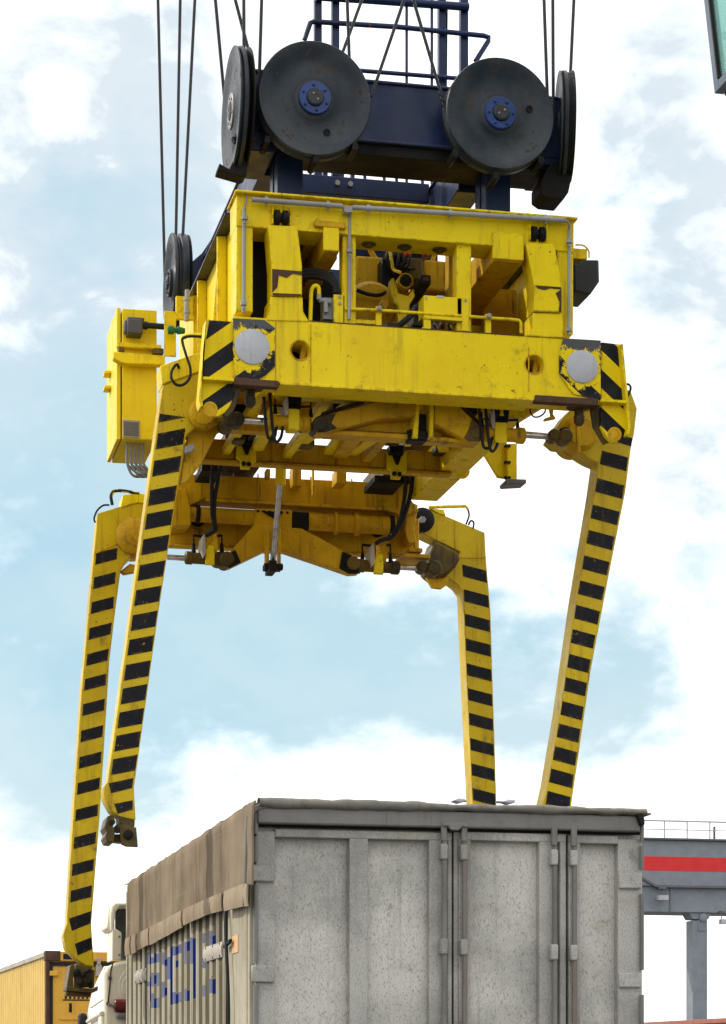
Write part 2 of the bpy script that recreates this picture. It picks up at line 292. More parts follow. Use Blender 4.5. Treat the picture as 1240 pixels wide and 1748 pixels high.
# ------------------------------------------------------------------ mesh builder
class MB:
    def __init__(s): s.v = []; s.f = []; s.m = []; s.cur = 0; s.g = []
    def face(s, pts, mi=None):
        i = len(s.v); s.v += [V(p) for p in pts]; s.f.append(list(range(i, i + len(pts)))); s.m.append(s.cur if mi is None else mi); return s
    def add(s, vs, fs):
        i = len(s.v); s.v += [V(p) for p in vs]; s.g.append((i, len(s.f), len(vs), len(fs)))
        for f in fs: s.f.append([i + k for k in f]); s.m.append(s.cur)
        return s
    def box(s, x0, x1, y0, y1, z0, z1):
        vs = [(x, y, z) for z in (z0, z1) for y in (y0, y1) for x in (x0, x1)]
        return s.add(vs, [(0, 2, 3, 1), (4, 5, 7, 6), (0, 1, 5, 4), (2, 6, 7, 3), (0, 4, 6, 2), (1, 3, 7, 5)])
    def pbox(s, u0, v0, u1, v1, Y0, Y1):
        um, vm = (u0 + u1) / 2, (v0 + v1) / 2
        a, b = P(u0, vm, Y0).x, P(u1, vm, Y0).x
        c, d = P(um, v1, Y0).z, P(um, v0, Y0).z
        return s.box(min(a, b), max(a, b), Y0, Y1, min(c, d), max(c, d))
    def prism(s, pts, vec):
        n = len(pts); vec = V(vec); pts = [V(p) for p in pts]
        vs = pts + [p + vec for p in pts]
        fs = [list(range(n)), list(range(2 * n - 1, n - 1, -1))] + [(i, (i + 1) % n, n + (i + 1) % n, n + i) for i in range(n)]
        return s.add(vs, fs)
    def pprism(s, uv, Y0, Y1): return s.prism([P(u, v, Y0) for u, v in uv], (0, Y1 - Y0, 0))
    def bar(s, p0, p1, w, h, up=(0, 0, 1)):
        p0, p1 = V(p0), V(p1); d = (p1 - p0).normalized(); up = V(up)
        x = d.cross(up)
        if x.length < 1e-4: x = d.cross(V((0, 1, 0)))
        x.normalize(); y = x.cross(d)
        c = [x * w / 2 + y * h / 2, -x * w / 2 + y * h / 2, -x * w / 2 - y * h / 2, x * w / 2 - y * h / 2]
        return s.add([p0 + q for q in c] + [p1 + q for q in c], [(0, 1, 2, 3), (7, 6, 5, 4), (0, 4, 5, 1), (1, 5, 6, 2), (2, 6, 7, 3), (3, 7, 4, 0)])
    def lathe(s, prof, o, axis, n=32):
        """prof: [(radius, height along axis)], closed ends"""
        o, ax = V(o), V(axis).normalized()
        x = ax.cross(V((0, 0, 1)) if abs(ax.z) < 0.9 else V((1, 0, 0))).normalized(); y = ax.cross(x)
        vs = []; fs = []
        for r, h in prof:
            for k in range(n):
                t = 2 * math.pi * k / n; vs.append(o + ax * h + (x * math.cos(t) + y * math.sin(t)) * max(r, 1e-4))
        for j in range(len(prof) - 1):
            for k in range(n): fs.append((j * n + k, j * n + (k + 1) % n, (j + 1) * n + (k + 1) % n, (j + 1) * n + k))
        if prof[0] != prof[-1]:
            fs.append(list(range(n))[::-1]); fs.append([(len(prof) - 1) * n + k for k in range(n)])
        return s.add(vs, fs)
    def cyl(s, p0, p1, r, n=20, r2=None):
        p0, p1 = V(p0), V(p1); return s.lathe([(r, 0), (r if r2 is None else r2, (p1 - p0).length)], p0, p1 - p0, n)
    def tube(s, pts, r, n=8, sub=6, smooth=True):
        pts = [V(p) for p in pts]
        if smooth and len(pts) > 2:
            q = []
            e = [pts[0] * 2 - pts[1]] + pts + [pts[-1] * 2 - pts[-2]]
            for i in range(1, len(e) - 2):
                for k in range(sub):
                    t = k / sub; a, b, c, d = e[i - 1], e[i], e[i + 1], e[i + 2]
                    q.append(0.5 * ((2 * b) + (c - a) * t + (2 * a - 5 * b + 4 * c - d) * t * t + (3 * b - a - 3 * c + d) * t ** 3))
            q.append(pts[-1]); pts = q
        vs = []; fs = []; x = None
        for i, p in enumerate(pts):
            d = (pts[min(i + 1, len(pts) - 1)] - pts[max(i - 1, 0)]).normalized()
            if x is None: x = d.cross(V((0.3, 0.9, 0.2))).normalized()
            else: x = (x - d * x.dot(d)).normalized()
            y = d.cross(x)
            for k in range(n):
                t = 2 * math.pi * k / n; vs.append(p + (x * math.cos(t) + y * math.sin(t)) * r)
        for i in range(len(pts) - 1):
            for k in range(n): fs.append((i * n + k, i * n + (k + 1) % n, (i + 1) * n + (k + 1) % n, (i + 1) * n + k))
        fs.append(list(range(n))[::-1]); fs.append([(len(pts) - 1) * n + k for k in range(n)])
        return s.add(vs, fs)

WO = {}
SPLIT = set('''hinge_pin seam_plate conduit_riser rod_knuckle guard_lug bolt screw hub_bolt cap_bolt cable_gland control_wire hydraulic_hose foot_bolt
girder_bolt rail_clamp door_latch rubber_mount seam_clip fairing_screw hinge_plate door_hinge railing_bar rod_guide eyelet drain_boss side_stiffener
leg_brace access_plate cable_tray slide_rail rear_rail pump_block corner_casting end_frame chassis_rail hanger_frame hose_fitting tube_collar rope_guard
chevron_post chevron_rail chevron_web centre_plate foot_plate chevron_end floor_brace hose_loop valve_block roller_bracket valve_manifold tube_mouth rivet grease_nipple machinery_pipe
worn_edge header_marks door_seal drum_rib lower_rail mount_plate conduit_clamp weld_strip body_line under_box rail_stay box_strap dark_panel cable_conduit railing vent_slat cable_bundle beam_seam saddle_slot
leg_cap girder_seam container_roof'''.split())
def root(name, loc, label, cat, group=None, kind=None, rz=0.0):
    o = bpy.data.objects.new(name, None); col.objects.link(o); o.location = loc; o.rotation_euler = (0, 0, rz)
    o.empty_display_size = 0.2
    o['label'] = label; o['category'] = cat
    if group: o['group'] = group
    if kind: o['kind'] = kind
    WO[o.name] = V(loc) if rz == 0 else V((0, 0, 0)); return o
def part(name, mb, mats, parent=None, **kw):
    if name in SPLIT and len(mb.g) > 1:
        res = []
        for vi, fi, nv, nf in mb.g:
            q = MB(); q.v = mb.v[vi:vi + nv]; q.f = [[k - vi for k in f] for f in mb.f[fi:fi + nf]]; q.m = mb.m[fi:fi + nf]
            res.append(part_one(name, q, mats, parent, **kw))
        return res[0]
    return part_one(name, mb, mats, parent, **kw)
def part_one(name, mb, mats, parent=None, origin=None, bevel=0.006, angle=40, label=None, normals=True):
    po = WO[parent.name] if parent else V((0, 0, 0))
    o3 = V(origin) if origin is not None else po
    me = bpy.data.meshes.new(name)
    me.from_pydata([tuple(p - o3) for p in mb.v], [], mb.f)
    if not isinstance(mats, (list, tuple)): mats = [mats]
    for m in mats: me.materials.append(M[m] if isinstance(m, str) else m)
    for p, mi in zip(me.polygons, mb.m): p.material_index = mi
    if normals:
        bm = bmesh.new(); bm.from_mesh(me); bmesh.ops.recalc_face_normals(bm, faces=bm.faces); bm.to_mesh(me); bm.free()
    for p in me.polygons: p.use_smooth = True
    me.set_sharp_from_angle(angle=math.radians(angle))
    o = bpy.data.objects.new(name, me); col.objects.link(o)
    if parent: o.parent = parent
    o.location = o3 - po
    WO[o.name] = o3
    if bevel:
        b = o.modifiers.new('bevel', 'BEVEL'); b.width = bevel; b.segments = 2; b.limit_method = 'ANGLE'; b.angle_limit = math.radians(50)
        b.harden_normals = False
    if label: o['label'] = label
    return o
def cut(o, cutters):
    """cut real holes and bake the result"""
    tmp = []
    for mb in cutters:
        c = part('cutter', mb, [], None, bevel=0); tmp.append(c)
        m = o.modifiers.new('hole', 'BOOLEAN'); m.object = c; m.operation = 'DIFFERENCE'; m.solver = 'EXACT'
        c.parent = None
    bpy.context.view_layer.update()
    dg = bpy.context.evaluated_depsgraph_get()
    me = bpy.data.meshes.new_from_object(o.evaluated_get(dg)); o.modifiers.clear(); o.data = me
    for p in me.polygons: p.use_smooth = False
    for c in tmp: bpy.data.objects.remove(c, do_unlink=True)
def copy_part(o, parent, origin, name=None):
    c = o.copy(); col.objects.link(c); c.parent = parent; c.location = V(origin) - WO[parent.name]; WO[c.name] = V(origin)
    for ch in o.children:
        d = ch.copy(); col.objects.link(d); d.parent = c; WO[d.name] = V(origin) + ch.location
    return c

# ================================================================== SETTING
g_ = MB().box(-900, 900, -300, 1500, -0.5, 0.0)
o = part('ground', g_, 'ground', bevel=0); o['kind'] = 'structure'; o['label'] = 'grey concrete terminal apron under the trailer'; o['category'] = 'ground'

# ================================================================== SPREADER
YF = 15.5
SB = P(711, 668, YF); SB.y = 17.4
spreader = root('container_spreader', SB, 'yellow container spreader with four striped grapple legs hanging over the grey trailer', 'spreader')
S = spreader

# --- front and far end beams
b = MB().pbox(400, 561, 1022, 668, YF, YF + 0.24)
fb = part('front_beam', b, 'yellow', S, bevel=0.004)
holes = []
for (u, v, r) in ((513, 598, 15.5), (912, 622, 15.5)):
    c = P(u, v, YF); holes.append(MB().cyl(c - V((0, 0.1, 0)), c + V((0, 0.5, 0)), r * 0.004, 28))
cut(fb, holes)
for (u, v, r) in ((513, 598, 15.5), (912, 622, 15.5)):       # loose steel end inside each pocket
    c = P(u, v, YF); 
    part('pocket_pin', MB().bar(c + V((0.030, 0.10, -0.06)), c + V((0.045, 0.10, 0.06)), 0.04, 0.03, (0, 1, 0)), 'yellow_shaded_greasy', fb)
    part('pocket_dark_backing', MB().box(c.x - 0.10, c.x + 0.10, c.y + 0.25, c.y + 0.5, c.z - 0.11, c.z + 0.13), 'dark', fb)  # dark block added behind the hole so its inside reads as shade
    part('pocket_rim', MB().lathe([(r * 0.004 + 0.010, -0.004), (r * 0.004 + 0.010, 0.01), (r * 0.004 + 0.001, 0.01), (r * 0.004 + 0.001, -0.004), (r * 0.004 + 0.010, -0.004)], c, (0, 1, 0), 28), 'yellow_shaded_greasy', fb, bevel=0)
# bottom flange and seam plates of the beam
part('bottom_flange', MB().pbox(478, 665, 912, 670, YF - 0.008, YF + 0.26), 'yellow', fb, bevel=0.004)
part('seam_plate', MB().pbox(902, 592, 904, 668, YF - 0.004, YF).pbox(530, 553, 532, 660, YF - 0.004, YF).pbox(470, 549, 472, 655, YF - 0.004, YF), 'yellow_shaded_greasy', fb, bevel=0)
part('paint_lip', MB().pbox(530, 559.5, 896, 561.5, YF - 0.003, YF + 0.24), 'rust', fb, bevel=0.002)
# --- corner plates with reflector
cl = P(430, 593, YF); cr_ = P(993, 627, YF)
hzL = mat_hazard('flaking_corner_paint', 0.75, 3.8, hz_off(455, 640, 0.75, 3.8), (cl.x - SB.x, cl.z - SB.z, 0.118))
hzR = mat_hazard('flaking_corner_paint_mirrored', -0.85, 3.8, hz_off(958, 643, -0.85, 3.8), (cr_.x - SB.x, cr_.z - SB.z, 0.113))
part('corner_plate', MB().pprism([(398, 543), (452, 546), (470, 560), (470, 625), (446, 648), (402, 646), (398, 600)], YF - 0.010, YF - 0.004), hzL, S, bevel=0.002)
part('corner_plate', MB().pprism([(962, 577), (1026, 581), (1026, 684), (978, 672), (955, 640), (955, 602)], YF - 0.010, YF - 0.004), hzR, S, bevel=0.002)
for c, r in ((cl, 0.118), (cr_, 0.113)):
    rp = part('reflector_plate', MB().lathe([(r, 0), (r, -0.010), (r - 0.004, -0.012)], c + V((0, -0.010, 0)), (0, 1, 0), 40), 'disc', S, bevel=0)
# rusty scuff pads and twistlocks below the corners
for (u0, v0, u1, v1, ut, vt) in ((399, 647, 476, 659, 427, 662), (914, 677, 1022, 689, 989, 694)):
    pad = part('scuff_pad', MB().pbox(u0, v0, u1, v1, YF - 0.018, YF + 0.05), 'rust', S, bevel=0.006)
    c = P(ut, vt, YF + 0.14)
    tl = part('twistlock', MB().lathe([(0.09, 0.03), (0.10, 0.01), (0.09, -0.01), (0.034, -0.02), (0.034, -0.065), (0.040, -0.07), (0.038, -0.11), (0.018, -0.135)], c, (0, 0, 1), 20), 'oily', S, bevel=0)
# --- striped corner guides
hz1 = mat_hazard('guide_hazard_stripes', 0.75, 3.8, hz_off(356, 576, 0.75, 3.8))
hz2 = mat_hazard('guide_hazard_stripes_mirrored', -0.85, 3.8, hz_off(1026, 659, -0.85, 3.8))
for uv, mt, lip, rib, hole in (
    ([(356, 546), (400, 549), (400, 652), (400, 672), (394, 692), (384, 704), (372, 711), (352, 706), (345, 690), (343, 682), (346, 600)], hz1,
     [(358, 545), (352, 545), (340, 682), (343, 694), (347, 694), (346, 682), (348, 600)], (344, 644, 400, 649), (360, 697)),
    ([(1027, 584), (1061, 588), (1066, 640), (1070, 690), (1074, 730), (1070, 744), (1060, 754), (1046, 756), (1034, 745), (1026, 728)], hz2,
     [(1060, 587), (1064, 587), (1069, 640), (1074, 690), (1077, 730), (1074, 742), (1070, 742), (1073, 730), (1070, 690), (1065, 640)], (1027, 682, 1071, 687), (1051, 740))):
    gd = part('corner_guide', MB().pprism(uv, YF + 0.02, YF + 0.06), mt, S, bevel=0.004)
    part('guide_lip', MB().pprism(lip, YF - 0.05, YF + 0.10), 'yellow', gd, bevel=0.004)
    part('guide_rib', MB().pbox(*rib, YF - 0.045, YF + 0.02), 'yellow', gd, bevel=0.003)
    c = P(hole[0], hole[1], YF)
    part('guide_boss', MB().lathe([(0.050, 0.021), (0.050, 0.017), (0.036, 0.0165), (0.034, 0.019), (0.001, 0.0195)], c, (0, 1, 0), 24), 'yellow_shaded_greasy', gd, bevel=0)
part('guide_leg', MB().pprism([(1008, 690), (1024, 690), (1026, 722), (1046, 752), (1032, 758), (1014, 728)], YF + 0.07, YF + 0.11), 'oily', S)
part('guide_leg', MB().pprism([(402, 655), (412, 655), (410, 672), (400, 700), (388, 712), (380, 708), (393, 692), (400, 672)], YF + 0.03, YF + 0.07), 'oily', S)

# --- portal frame above the beam
part('top_beam', MB().pbox(404, 350, 980, 408, YF + 0.03, YF + 0.30).pbox(402, 346.5, 987, 351, YF - 0.02, YF + 0.34), 'yellow', S, bevel=0.006)
for q in (404, 432), (952, 979):
    v0 = 375 + (q[0] - 690) * 0.075
    part('portal_post', MB().pbox(q[0], v0 + 20, q[1], 552 + (q[0] - 690) * 0.07, YF + 0.04, YF + 0.27), 'yellow', S)
part('portal_post', MB().pbox(585, 401, 608, 556, YF + 0.06, YF + 0.18), 'yellow', S)
part('portal_post', MB().pbox(780, 413, 805, 566, YF + 0.06, YF + 0.18), 'yellow', S)
part('portal_post', MB().pbox(766, 420, 781, 562, YF + 0.45, YF + 0.55), 'yellow_shaded_greasy', S)
# spots of bolt heads under the top beam
zb = P(690, 408, YF + 0.03).z
bm_ = MB()
for u in (631, 692, 752):
    x = P(u, 420, YF + 0.15).x; bm_.lathe([(0.05, 0), (0.05, -0.006), (0.028, -0.012), (0.026, -0.02)], (x, YF + 0.17, zb - 0.004), (0, 0, 1), 14)
part('drain_boss', bm_, 'oily', S, bevel=0)
# --- side walls and lower box on both sides
XL = P(404, 450, YF + 0.04).x; XR = P(979, 480, YF + 0.04).x
zt = P(410, 336, YF).z; zlow = P(711, 668, YF).z; zbm = P(711, 561, YF).z
for X, sgn in ((XL, 1), (XR, -1)):
    y1 = 17.55
    side = MB().prism([(X + 0.05 * sgn, YF + 0.30, zbm - 0.1), (X + 0.05 * sgn, YF + 0.30, zt), (X + 0.05 * sgn, y1, zt), (X + 0.05 * sgn, y1, zlow + 0.25), (X + 0.05 * sgn, YF + 0.5, zlow + 0.1)], (0.03 * sgn, 0, 0))
    part('side_plate', side, 'yellow', S)
    part('side_flange', MB().box(min(X - 0.03 * sgn, X + 0.16 * sgn), max(X - 0.03 * sgn, X + 0.16 * sgn), YF + 0.34, y1 + 0.05, zt, zt + 0.015), 'navy', S, bevel=0.003)
    st = MB()
    st.box(min(X - 0.02 * sgn, X + 0.05 * sgn), max(X - 0.02 * sgn, X + 0.05 * sgn), 16.25, 16.28, zlow + 0.2, zt)
    st.box(min(X - 0.02 * sgn, X + 0.05 * sgn), max(X - 0.02 * sgn, X + 0.05 * sgn), 17.2, 17.23, zlow + 0.3, zt)
    st.bar((X + 0.02 * sgn, 16.4, zt - 0.1), (X + 0.02 * sgn, 16.9, zlow + 0.3), 0.05, 0.03, (1, 0, 0))
    part('side_stiffener', st, 'yellow', S)
    part('side_box', MB().box(min(X, X + 0.5 * sgn), max(X, X + 0.5 * sgn), y1, 18.3, P(302, 545, 17.8).z - 0.4, P(302, 505, 17.8).z), 'yellow', S)
# diagonal rear closing plates of the upper frame
part('rear_plate', MB().box(XL + 0.1, XR - 0.1, 17.5, 17.56, zlow + 0.35, zt - 0.16), 'yellow_shaded_greasy', S)
part('deck_plate', MB().box(XL + 0.15, XL + 0.85, 16.3, 17.6, zbm + 0.02, zbm + 0.05), 'yellow_shaded_greasy', S)
part('deck_plate', MB().box(XR - 0.75, XR - 0.15, 16.3, 17.6, zbm + 0.02, zbm + 0.05), 'yellow_shaded_greasy', S)
part('top_deck', MB().box(XL + 0.09, XL + 0.72, YF + 0.31, 17.5, zt - 0.10, zt - 0.07), 'yellow_shaded_greasy', S)
part('top_deck', MB().box(XL + 0.73, XR - 0.09, 16.95, 17.5, zt - 0.10, zt - 0.07), 'yellow_shaded_greasy', S)
part('dark_panel', MB().box(XL + 0.12, XL + 0.50, 15.90, 15.94, zbm - 0.1, zt - 0.11).box(XL + 0.5, XL + 0.86, 16.5, 16.54, zbm - 0.1, zt - 0.11).box(XL + 0.10, XL + 0.13, 15.85, 17.4, zbm - 0.1, zt - 0.11), 'dark', S)  # black sheets stand in for the shade inside the frame
part('dark_panel', MB().box(XR - 0.36, XR - 0.10, 16.6, 16.64, zbm - 0.1, zt - 0.11), 'yellow_shaded_greasy', S)

# --- wear horns
hl = part('guide_horn', MB().pprism([(458, 384), (508, 386), (516, 454), (516, 505), (464, 504), (464, 457)], YF - 0.02, YF + 0.16), 'yellow', S)
part('horn_foot', MB().pprism([(462, 506), (517, 507), (518, 531), (528, 549), (456, 547), (460, 525)], YF - 0.008, YF + 0.22), 'yellow', hl)
part('worn_edge', MB().pprism([(465, 459), (516, 463), (516, 470), (500, 467), (490, 474), (476, 470), (474, 490), (465, 499)], YF - 0.024, YF - 0.02).pprism([(466, 500), (515, 502), (515, 505), (466, 504)], YF - 0.024, YF - 0.02), 'rust', hl, bevel=0)
hr = part('guide_horn', MB().pprism([(898, 414), (947, 417), (960, 489), (960, 533), (911, 531), (913, 490)], YF - 0.02, YF + 0.16), 'yellow', S)
part('horn_foot', MB().pprism([(910, 534), (960, 535), (963, 577), (897, 573), (910, 560)], YF - 0.008, YF + 0.22), 'yellow', hr)
part('worn_edge', MB().pprism([(914, 487), (958, 490), (959, 494), (940, 492), (930, 495), (918, 492)], YF - 0.024, YF - 0.02).pprism([(949, 500), (959, 494), (959, 532), (954, 532), (956, 516)], YF - 0.024, YF - 0.02), 'rust', hr, bevel=0)
# rollers above the horns
for u, v in ((480, 372), (918, 400)):
    c = P(u, v, YF + 0.02)
    rl = part('guide_roller', MB().lathe([(0.018, -0.05), (0.05, -0.045), (0.05, -0.012), (0.03, -0.006), (0.03, 0.006), (0.05, 0.012), (0.05, 0.045), (0.018, 0.05)], c, (1, 0, 0), 20), 'dark', S, bevel=0)
    part('roller_bracket', MB().box(c.x - 0.065, c.x - 0.055, c.y - 0.03, c.y + 0.06, c.z - 0.05, c.z + 0.07).box(c.x + 0.055, c.x + 0.065, c.y - 0.03, c.y + 0.06, c.z - 0.05, c.z + 0.07).box(c.x - 0.06, c.x + 0.06, c.y + 0.02, c.y + 0.045, c.z + 0.02, c.z + 0.08), 'yellow', rl)
# --- longitudinal telescopic beams, ends facing out
tb = part('telescopic_beam', MB().pbox(553, 388, 579, 431, YF + 0.012, 17.45).pbox(538, 377.5, 591, 388.5, YF + 0.0, 17.45).pbox(556, 430, 576, 442, YF + 0.16, 17.4), 'yellow_shaded_greasy', S)
part('beam_end_cap', MB().pbox(552.5, 388.5, 579.5, 428, YF - 0.006, YF + 0.012), 'yellow', tb)
tb = part('telescopic_beam', MB().pbox(843, 398, 894, 447, YF + 0.012, 17.45), 'yellow_shaded_greasy', S)
part('beam_end_cap', MB().pbox(841.5, 397, 895, 443, YF - 0.006, YF + 0.012), 'yellow', tb)
# --- machinery inside the frame
mo = part('slew_cylinder', MB().lathe([(0.055, 0.9), (0.055, 0.0), (0.045, -0.005), (0.045, 0.02), (0.022, 0.02), (0.022, -0.02), (0.001, -0.02)], P(693, 479, YF + 0.55), (0, 1, 0), 28), 'yellow_shaded_greasy', S, bevel=0)
part('piston_end', MB().lathe([(0.038, 0.02), (0.036, -0.01), (0.020, -0.012), (0.018, -0.03)], P(693, 479, YF + 0.54), (0, 1, 0), 20), 'dark', mo, bevel=0)
part('cylinder_bracket', MB().pprism([(668, 476), (673, 474), (680, 500), (697, 505), (706, 492), (709, 505), (700, 520), (698, 562), (682, 562), (680, 522), (672, 516), (666, 490)], YF + 0.52, YF + 0.60), 'yellow', mo)
part('tilt_arm', MB().bar(P(669, 500, YF + 0.62), P(652, 526, YF + 0.62), 0.05, 0.06), 'yellow_shaded_greasy', S)
ch = part('cable_channel', MB().pbox(720, 469, 736, 485, YF + 0.40, YF + 1.7), 'dark', S)
part('channel_mouth', MB().pbox(723, 472, 733, 479, YF + 0.392, YF + 0.40), 'rust', ch, bevel=0)
part('oil_tank', MB().pbox(608, 437, 657, 492, 16.7, 17.2), 'yellow_shaded_greasy', S, bevel=0.02)
part('oil_tank', MB().pbox(724, 444, 770, 497, 16.7, 17.2), 'yellow_shaded_greasy', S, bevel=0.02)
part('pump_block', MB().pbox(660, 428, 700, 470, 16.6, 16.9).pbox(652, 440, 668, 500, 16.55, 16.7).pbox(700, 430, 722, 448, 16.7, 16.9), 'dark', S, bevel=0.012)
part('valve_manifold', MB().pbox(696, 440, 722, 476, 16.55, 16.8).pbox(672, 424, 690, 436, 16.5, 16.7), 'oily', S, bevel=0.01)
vp = MB()
for k in range(5):
    vp.tube([P(664 + k * 9, 426 + k, 16.5), P(660 + k * 10, 440 + k * 2, 16.45), P(666 + k * 7, 456, 16.48), P(672 + k * 9, 470 - k * 3, 16.55)], 0.010)
part('hydraulic_hose', vp, 'rubber', S, bevel=0)
part('yellow_pipe', MB().tube([P(665, 425, 16.4), P(669, 446, 16.4), P(672, 460, 16.4), P(684, 465, 16.35)], 0.011), 'yellow', S, bevel=0)
for u, v in ((695, 434), (726, 435)):
    c = P(u, v, 16.45); part('red_cap', MB().lathe([(0.02, 0), (0.022, -0.03), (0.012, -0.045)], c, (0, 1, 0), 14), 'red', S, bevel=0)
part('hydraulic_hose', MB().tube([P(609, 495, 16.2), P(625, 501, 16.2), P(645, 504, 16.2), P(660, 499, 16.2)], 0.014), 'rubber', S, bevel=0)
part('hydraulic_hose', MB().tube([P(662, 556, YF + 0.2), P(680, 556, YF + 0.2), P(700, 540, YF + 0.25), P(715, 524, YF + 0.3), P(728, 518, YF + 0.35)], 0.022), 'rubber', S, bevel=0)
part('gear_housing', MB().lathe([(0.05, 0.0), (0.16, 0.03), (0.20, 0.10), (0.20, 0.4)], P(640, 520, 16.3), (0, 1, 0), 24).pbox(610, 508, 700, 562, 16.35, 16.6), 'yellow_shaded_greasy', S, bevel=0.01)
part('valve_block', MB().pbox(706, 520, 724, 556, YF + 0.34, YF + 0.5).pbox(648, 552, 663, 560, YF + 0.1, YF + 0.2), 'grey_plastic', S)
part('floor_plate', MB().box(P(610, 540, 16).x, P(800, 540, 16).x, YF + 0.30, 16.4, zbm - 0.06, zbm - 0.04), 'oily', S)
part('machinery_cover', MB().pbox(604, 402, 694, 447, 17.0, 17.06), 'navy', S)
part('machinery_cover', MB().pbox(694, 408, 748, 452, 17.0, 17.06), 'oily', S)
part('machinery_pipe', MB().tube([P(628, 418, 16.9), P(640, 440, 16.9), P(652, 452, 16.9)], 0.02).tube([P(745, 424, 16.9), P(738, 446, 16.9), P(728, 470, 16.85)], 0.016), 'yellow_shaded_greasy', S, bevel=0)
# junction box on the beam
jb = part('junction_box', MB().pbox(724, 506, 792, 541, YF + 0.06, YF + 0.22), 'yellow_clean', S)
part('box_strap', MB().pbox(789, 508, 801, 565, YF + 0.04, YF + 0.07).pbox(724, 541, 736, 562, YF + 0.04, YF + 0.07).pbox(724, 540, 790, 546, YF + 0.03, YF + 0.08), 'yellow_clean', jb, bevel=0.003)
gl = MB()
for k in range(4):
    c = P(741 + k * 11, 547, YF + 0.10); gl.lathe([(0.011, 0.0), (0.013, -0.015), (0.009, -0.03)], c, (0, 0, 1), 10)
part('cable_gland', gl, 'disc', jb, bevel=0)
gw = MB()
for k in range(4):
    gw.tube([P(741 + k * 11, 551, YF + 0.10), P(742 + k * 12, 556, YF + 0.11), P(746 + k * 12, 566, YF + 0.2)], 0.006)
part('control_wire', gw, 'rubber', jb, bevel=0)
part('box_label', MB().pbox(746, 504.5, 758, 507.5, YF + 0.055, YF + 0.10), 'disc', jb, bevel=0)
bl = MB()
for u, v in ((728, 509), (795, 513)): bl.lathe([(0.009, 0), (0.009, -0.008)], P(u, v, YF + 0.04), (0, 1, 0), 8)
part('bolt', bl, 'conduit', jb, bevel=0)
# rail with posts on top of the beam
rp = part('pipe_rail', MB().tube([P(589, 527.5, YF + 0.05), P(650, 530, YF + 0.05), P(838, 543, YF + 0.05), P(880, 546, YF + 0.05), P(888, 549, YF + 0.05), P(890, 556, YF + 0.05), P(890, 569, YF + 0.05)], 0.011, 10, 8), 'yellow', S, bevel=0)
for q in ((570, 503, 589, 553), (642, 523, 652, 558), (829, 536, 839, 570)):
    part('rail_post', MB().pbox(*q, YF + 0.06, YF + 0.085), 'yellow', rp, bevel=0.003)
cb = MB()
for u, v in ((647, 528), (834, 541)): cb.lathe([(0.018, 0), (0.018, -0.03), (0.012, -0.036)], P(u, v, YF + 0.05), (0, 1, 0), 8)
for u, v in ((580, 507), (580, 518)): cb.lathe([(0.01, 0), (0.01, -0.012)], P(u, v, YF + 0.06), (0, 1, 0), 8)
part('rail_clamp', cb, 'conduit', rp, bevel=0)
part('kick_bar', MB().pbox(590, 545, 642, 552, YF + 0.08, YF + 0.10), 'yellow', S, bevel=0.002)
part('feed_pipe', MB().tube([P(530, 548, YF + 0.08), P(531, 520, YF + 0.08), P(532, 496, YF + 0.08), P(538, 488, YF + 0.08), P(544, 491, YF + 0.08), P(545, 503, YF + 0.08)], 0.014, 10), 'yellow', S, bevel=0)
fit = MB().cyl(P(545, 503, YF + 0.08), P(545, 512, YF + 0.08), 0.018, 10).cyl(P(545, 512, YF + 0.08), P(565, 516, YF + 0.1), 0.016, 10).pbox(552, 508, 572, 545, YF + 0.12, YF + 0.22).cyl(P(556, 512, YF + 0.09), P(557, 534, YF + 0.09), 0.017, 10)
part('pipe_fitting', fit, 'conduit', S, bevel=0.003)
hs = MB()
for k in range(3):
    hs.tube([P(505, 463 + k * 7, YF + 0.24), P(530, 462 + k * 5, YF + 0.20), P(555, 466 + k * 5, YF + 0.14), P(570, 478 + k * 4, YF + 0.10), P(573 + k * 3, 500, YF + 0.10)], 0.019, 10)
part('hydraulic_hose', hs, 'rubber', S, bevel=0)
# galvanised conduit along the frame
cn = MB().tube([P(430, 340.5, YF - 0.03), P(585, 352, YF - 0.03)], 0.017, 10, smooth=False).tube([P(602, 354, YF - 0.03), P(965, 376, YF - 0.03)], 0.017, 10, smooth=False)
cn.tube([P(965, 376, YF - 0.03), P(970, 379, YF - 0.02), P(972, 386, YF), P(972, 392, YF + 0.02)], 0.008, 8)
cd_ = part('cable_conduit', cn, 'conduit', S, bevel=0)
part('conduit_riser', MB().cyl(P(417, 355, YF + 0.015), P(416, 534, YF + 0.015), 0.013, 10).cyl(P(597, 362, YF + 0.035), P(596, 546, YF + 0.035), 0.013, 10).cyl(P(972, 392, YF + 0.015), P(971, 573, YF + 0.015), 0.011, 10)
     .tube([P(419, 325, YF + 0.02), P(421, 338, YF + 0.01), P(418, 356, YF + 0.01)], 0.006), 'conduit', cd_, bevel=0)
cc = MB()
for u, v in ((455, 342), (560, 350), (629, 356), (769, 364), (932, 374), (418, 372), (416, 518), (597, 428), (972, 412), (972, 563)):
    c = P(u, v, YF - 0.02); cc.lathe([(0.022, -0.012), (0.022, 0.012)], c + V((0, 0.0, 0)), (1, 0, 0) if v < 380 and u != 418 else (0, 0, 1), 10).cyl(c + V((0, 0, -0.035)), c + V((0, 0, 0.03)), 0.007, 8)
cc.pbox(588, 352, 602, 362, YF - 0.05, YF + 0.01)
part('conduit_clamp', cc, 'conduit', cd_, bevel=0)
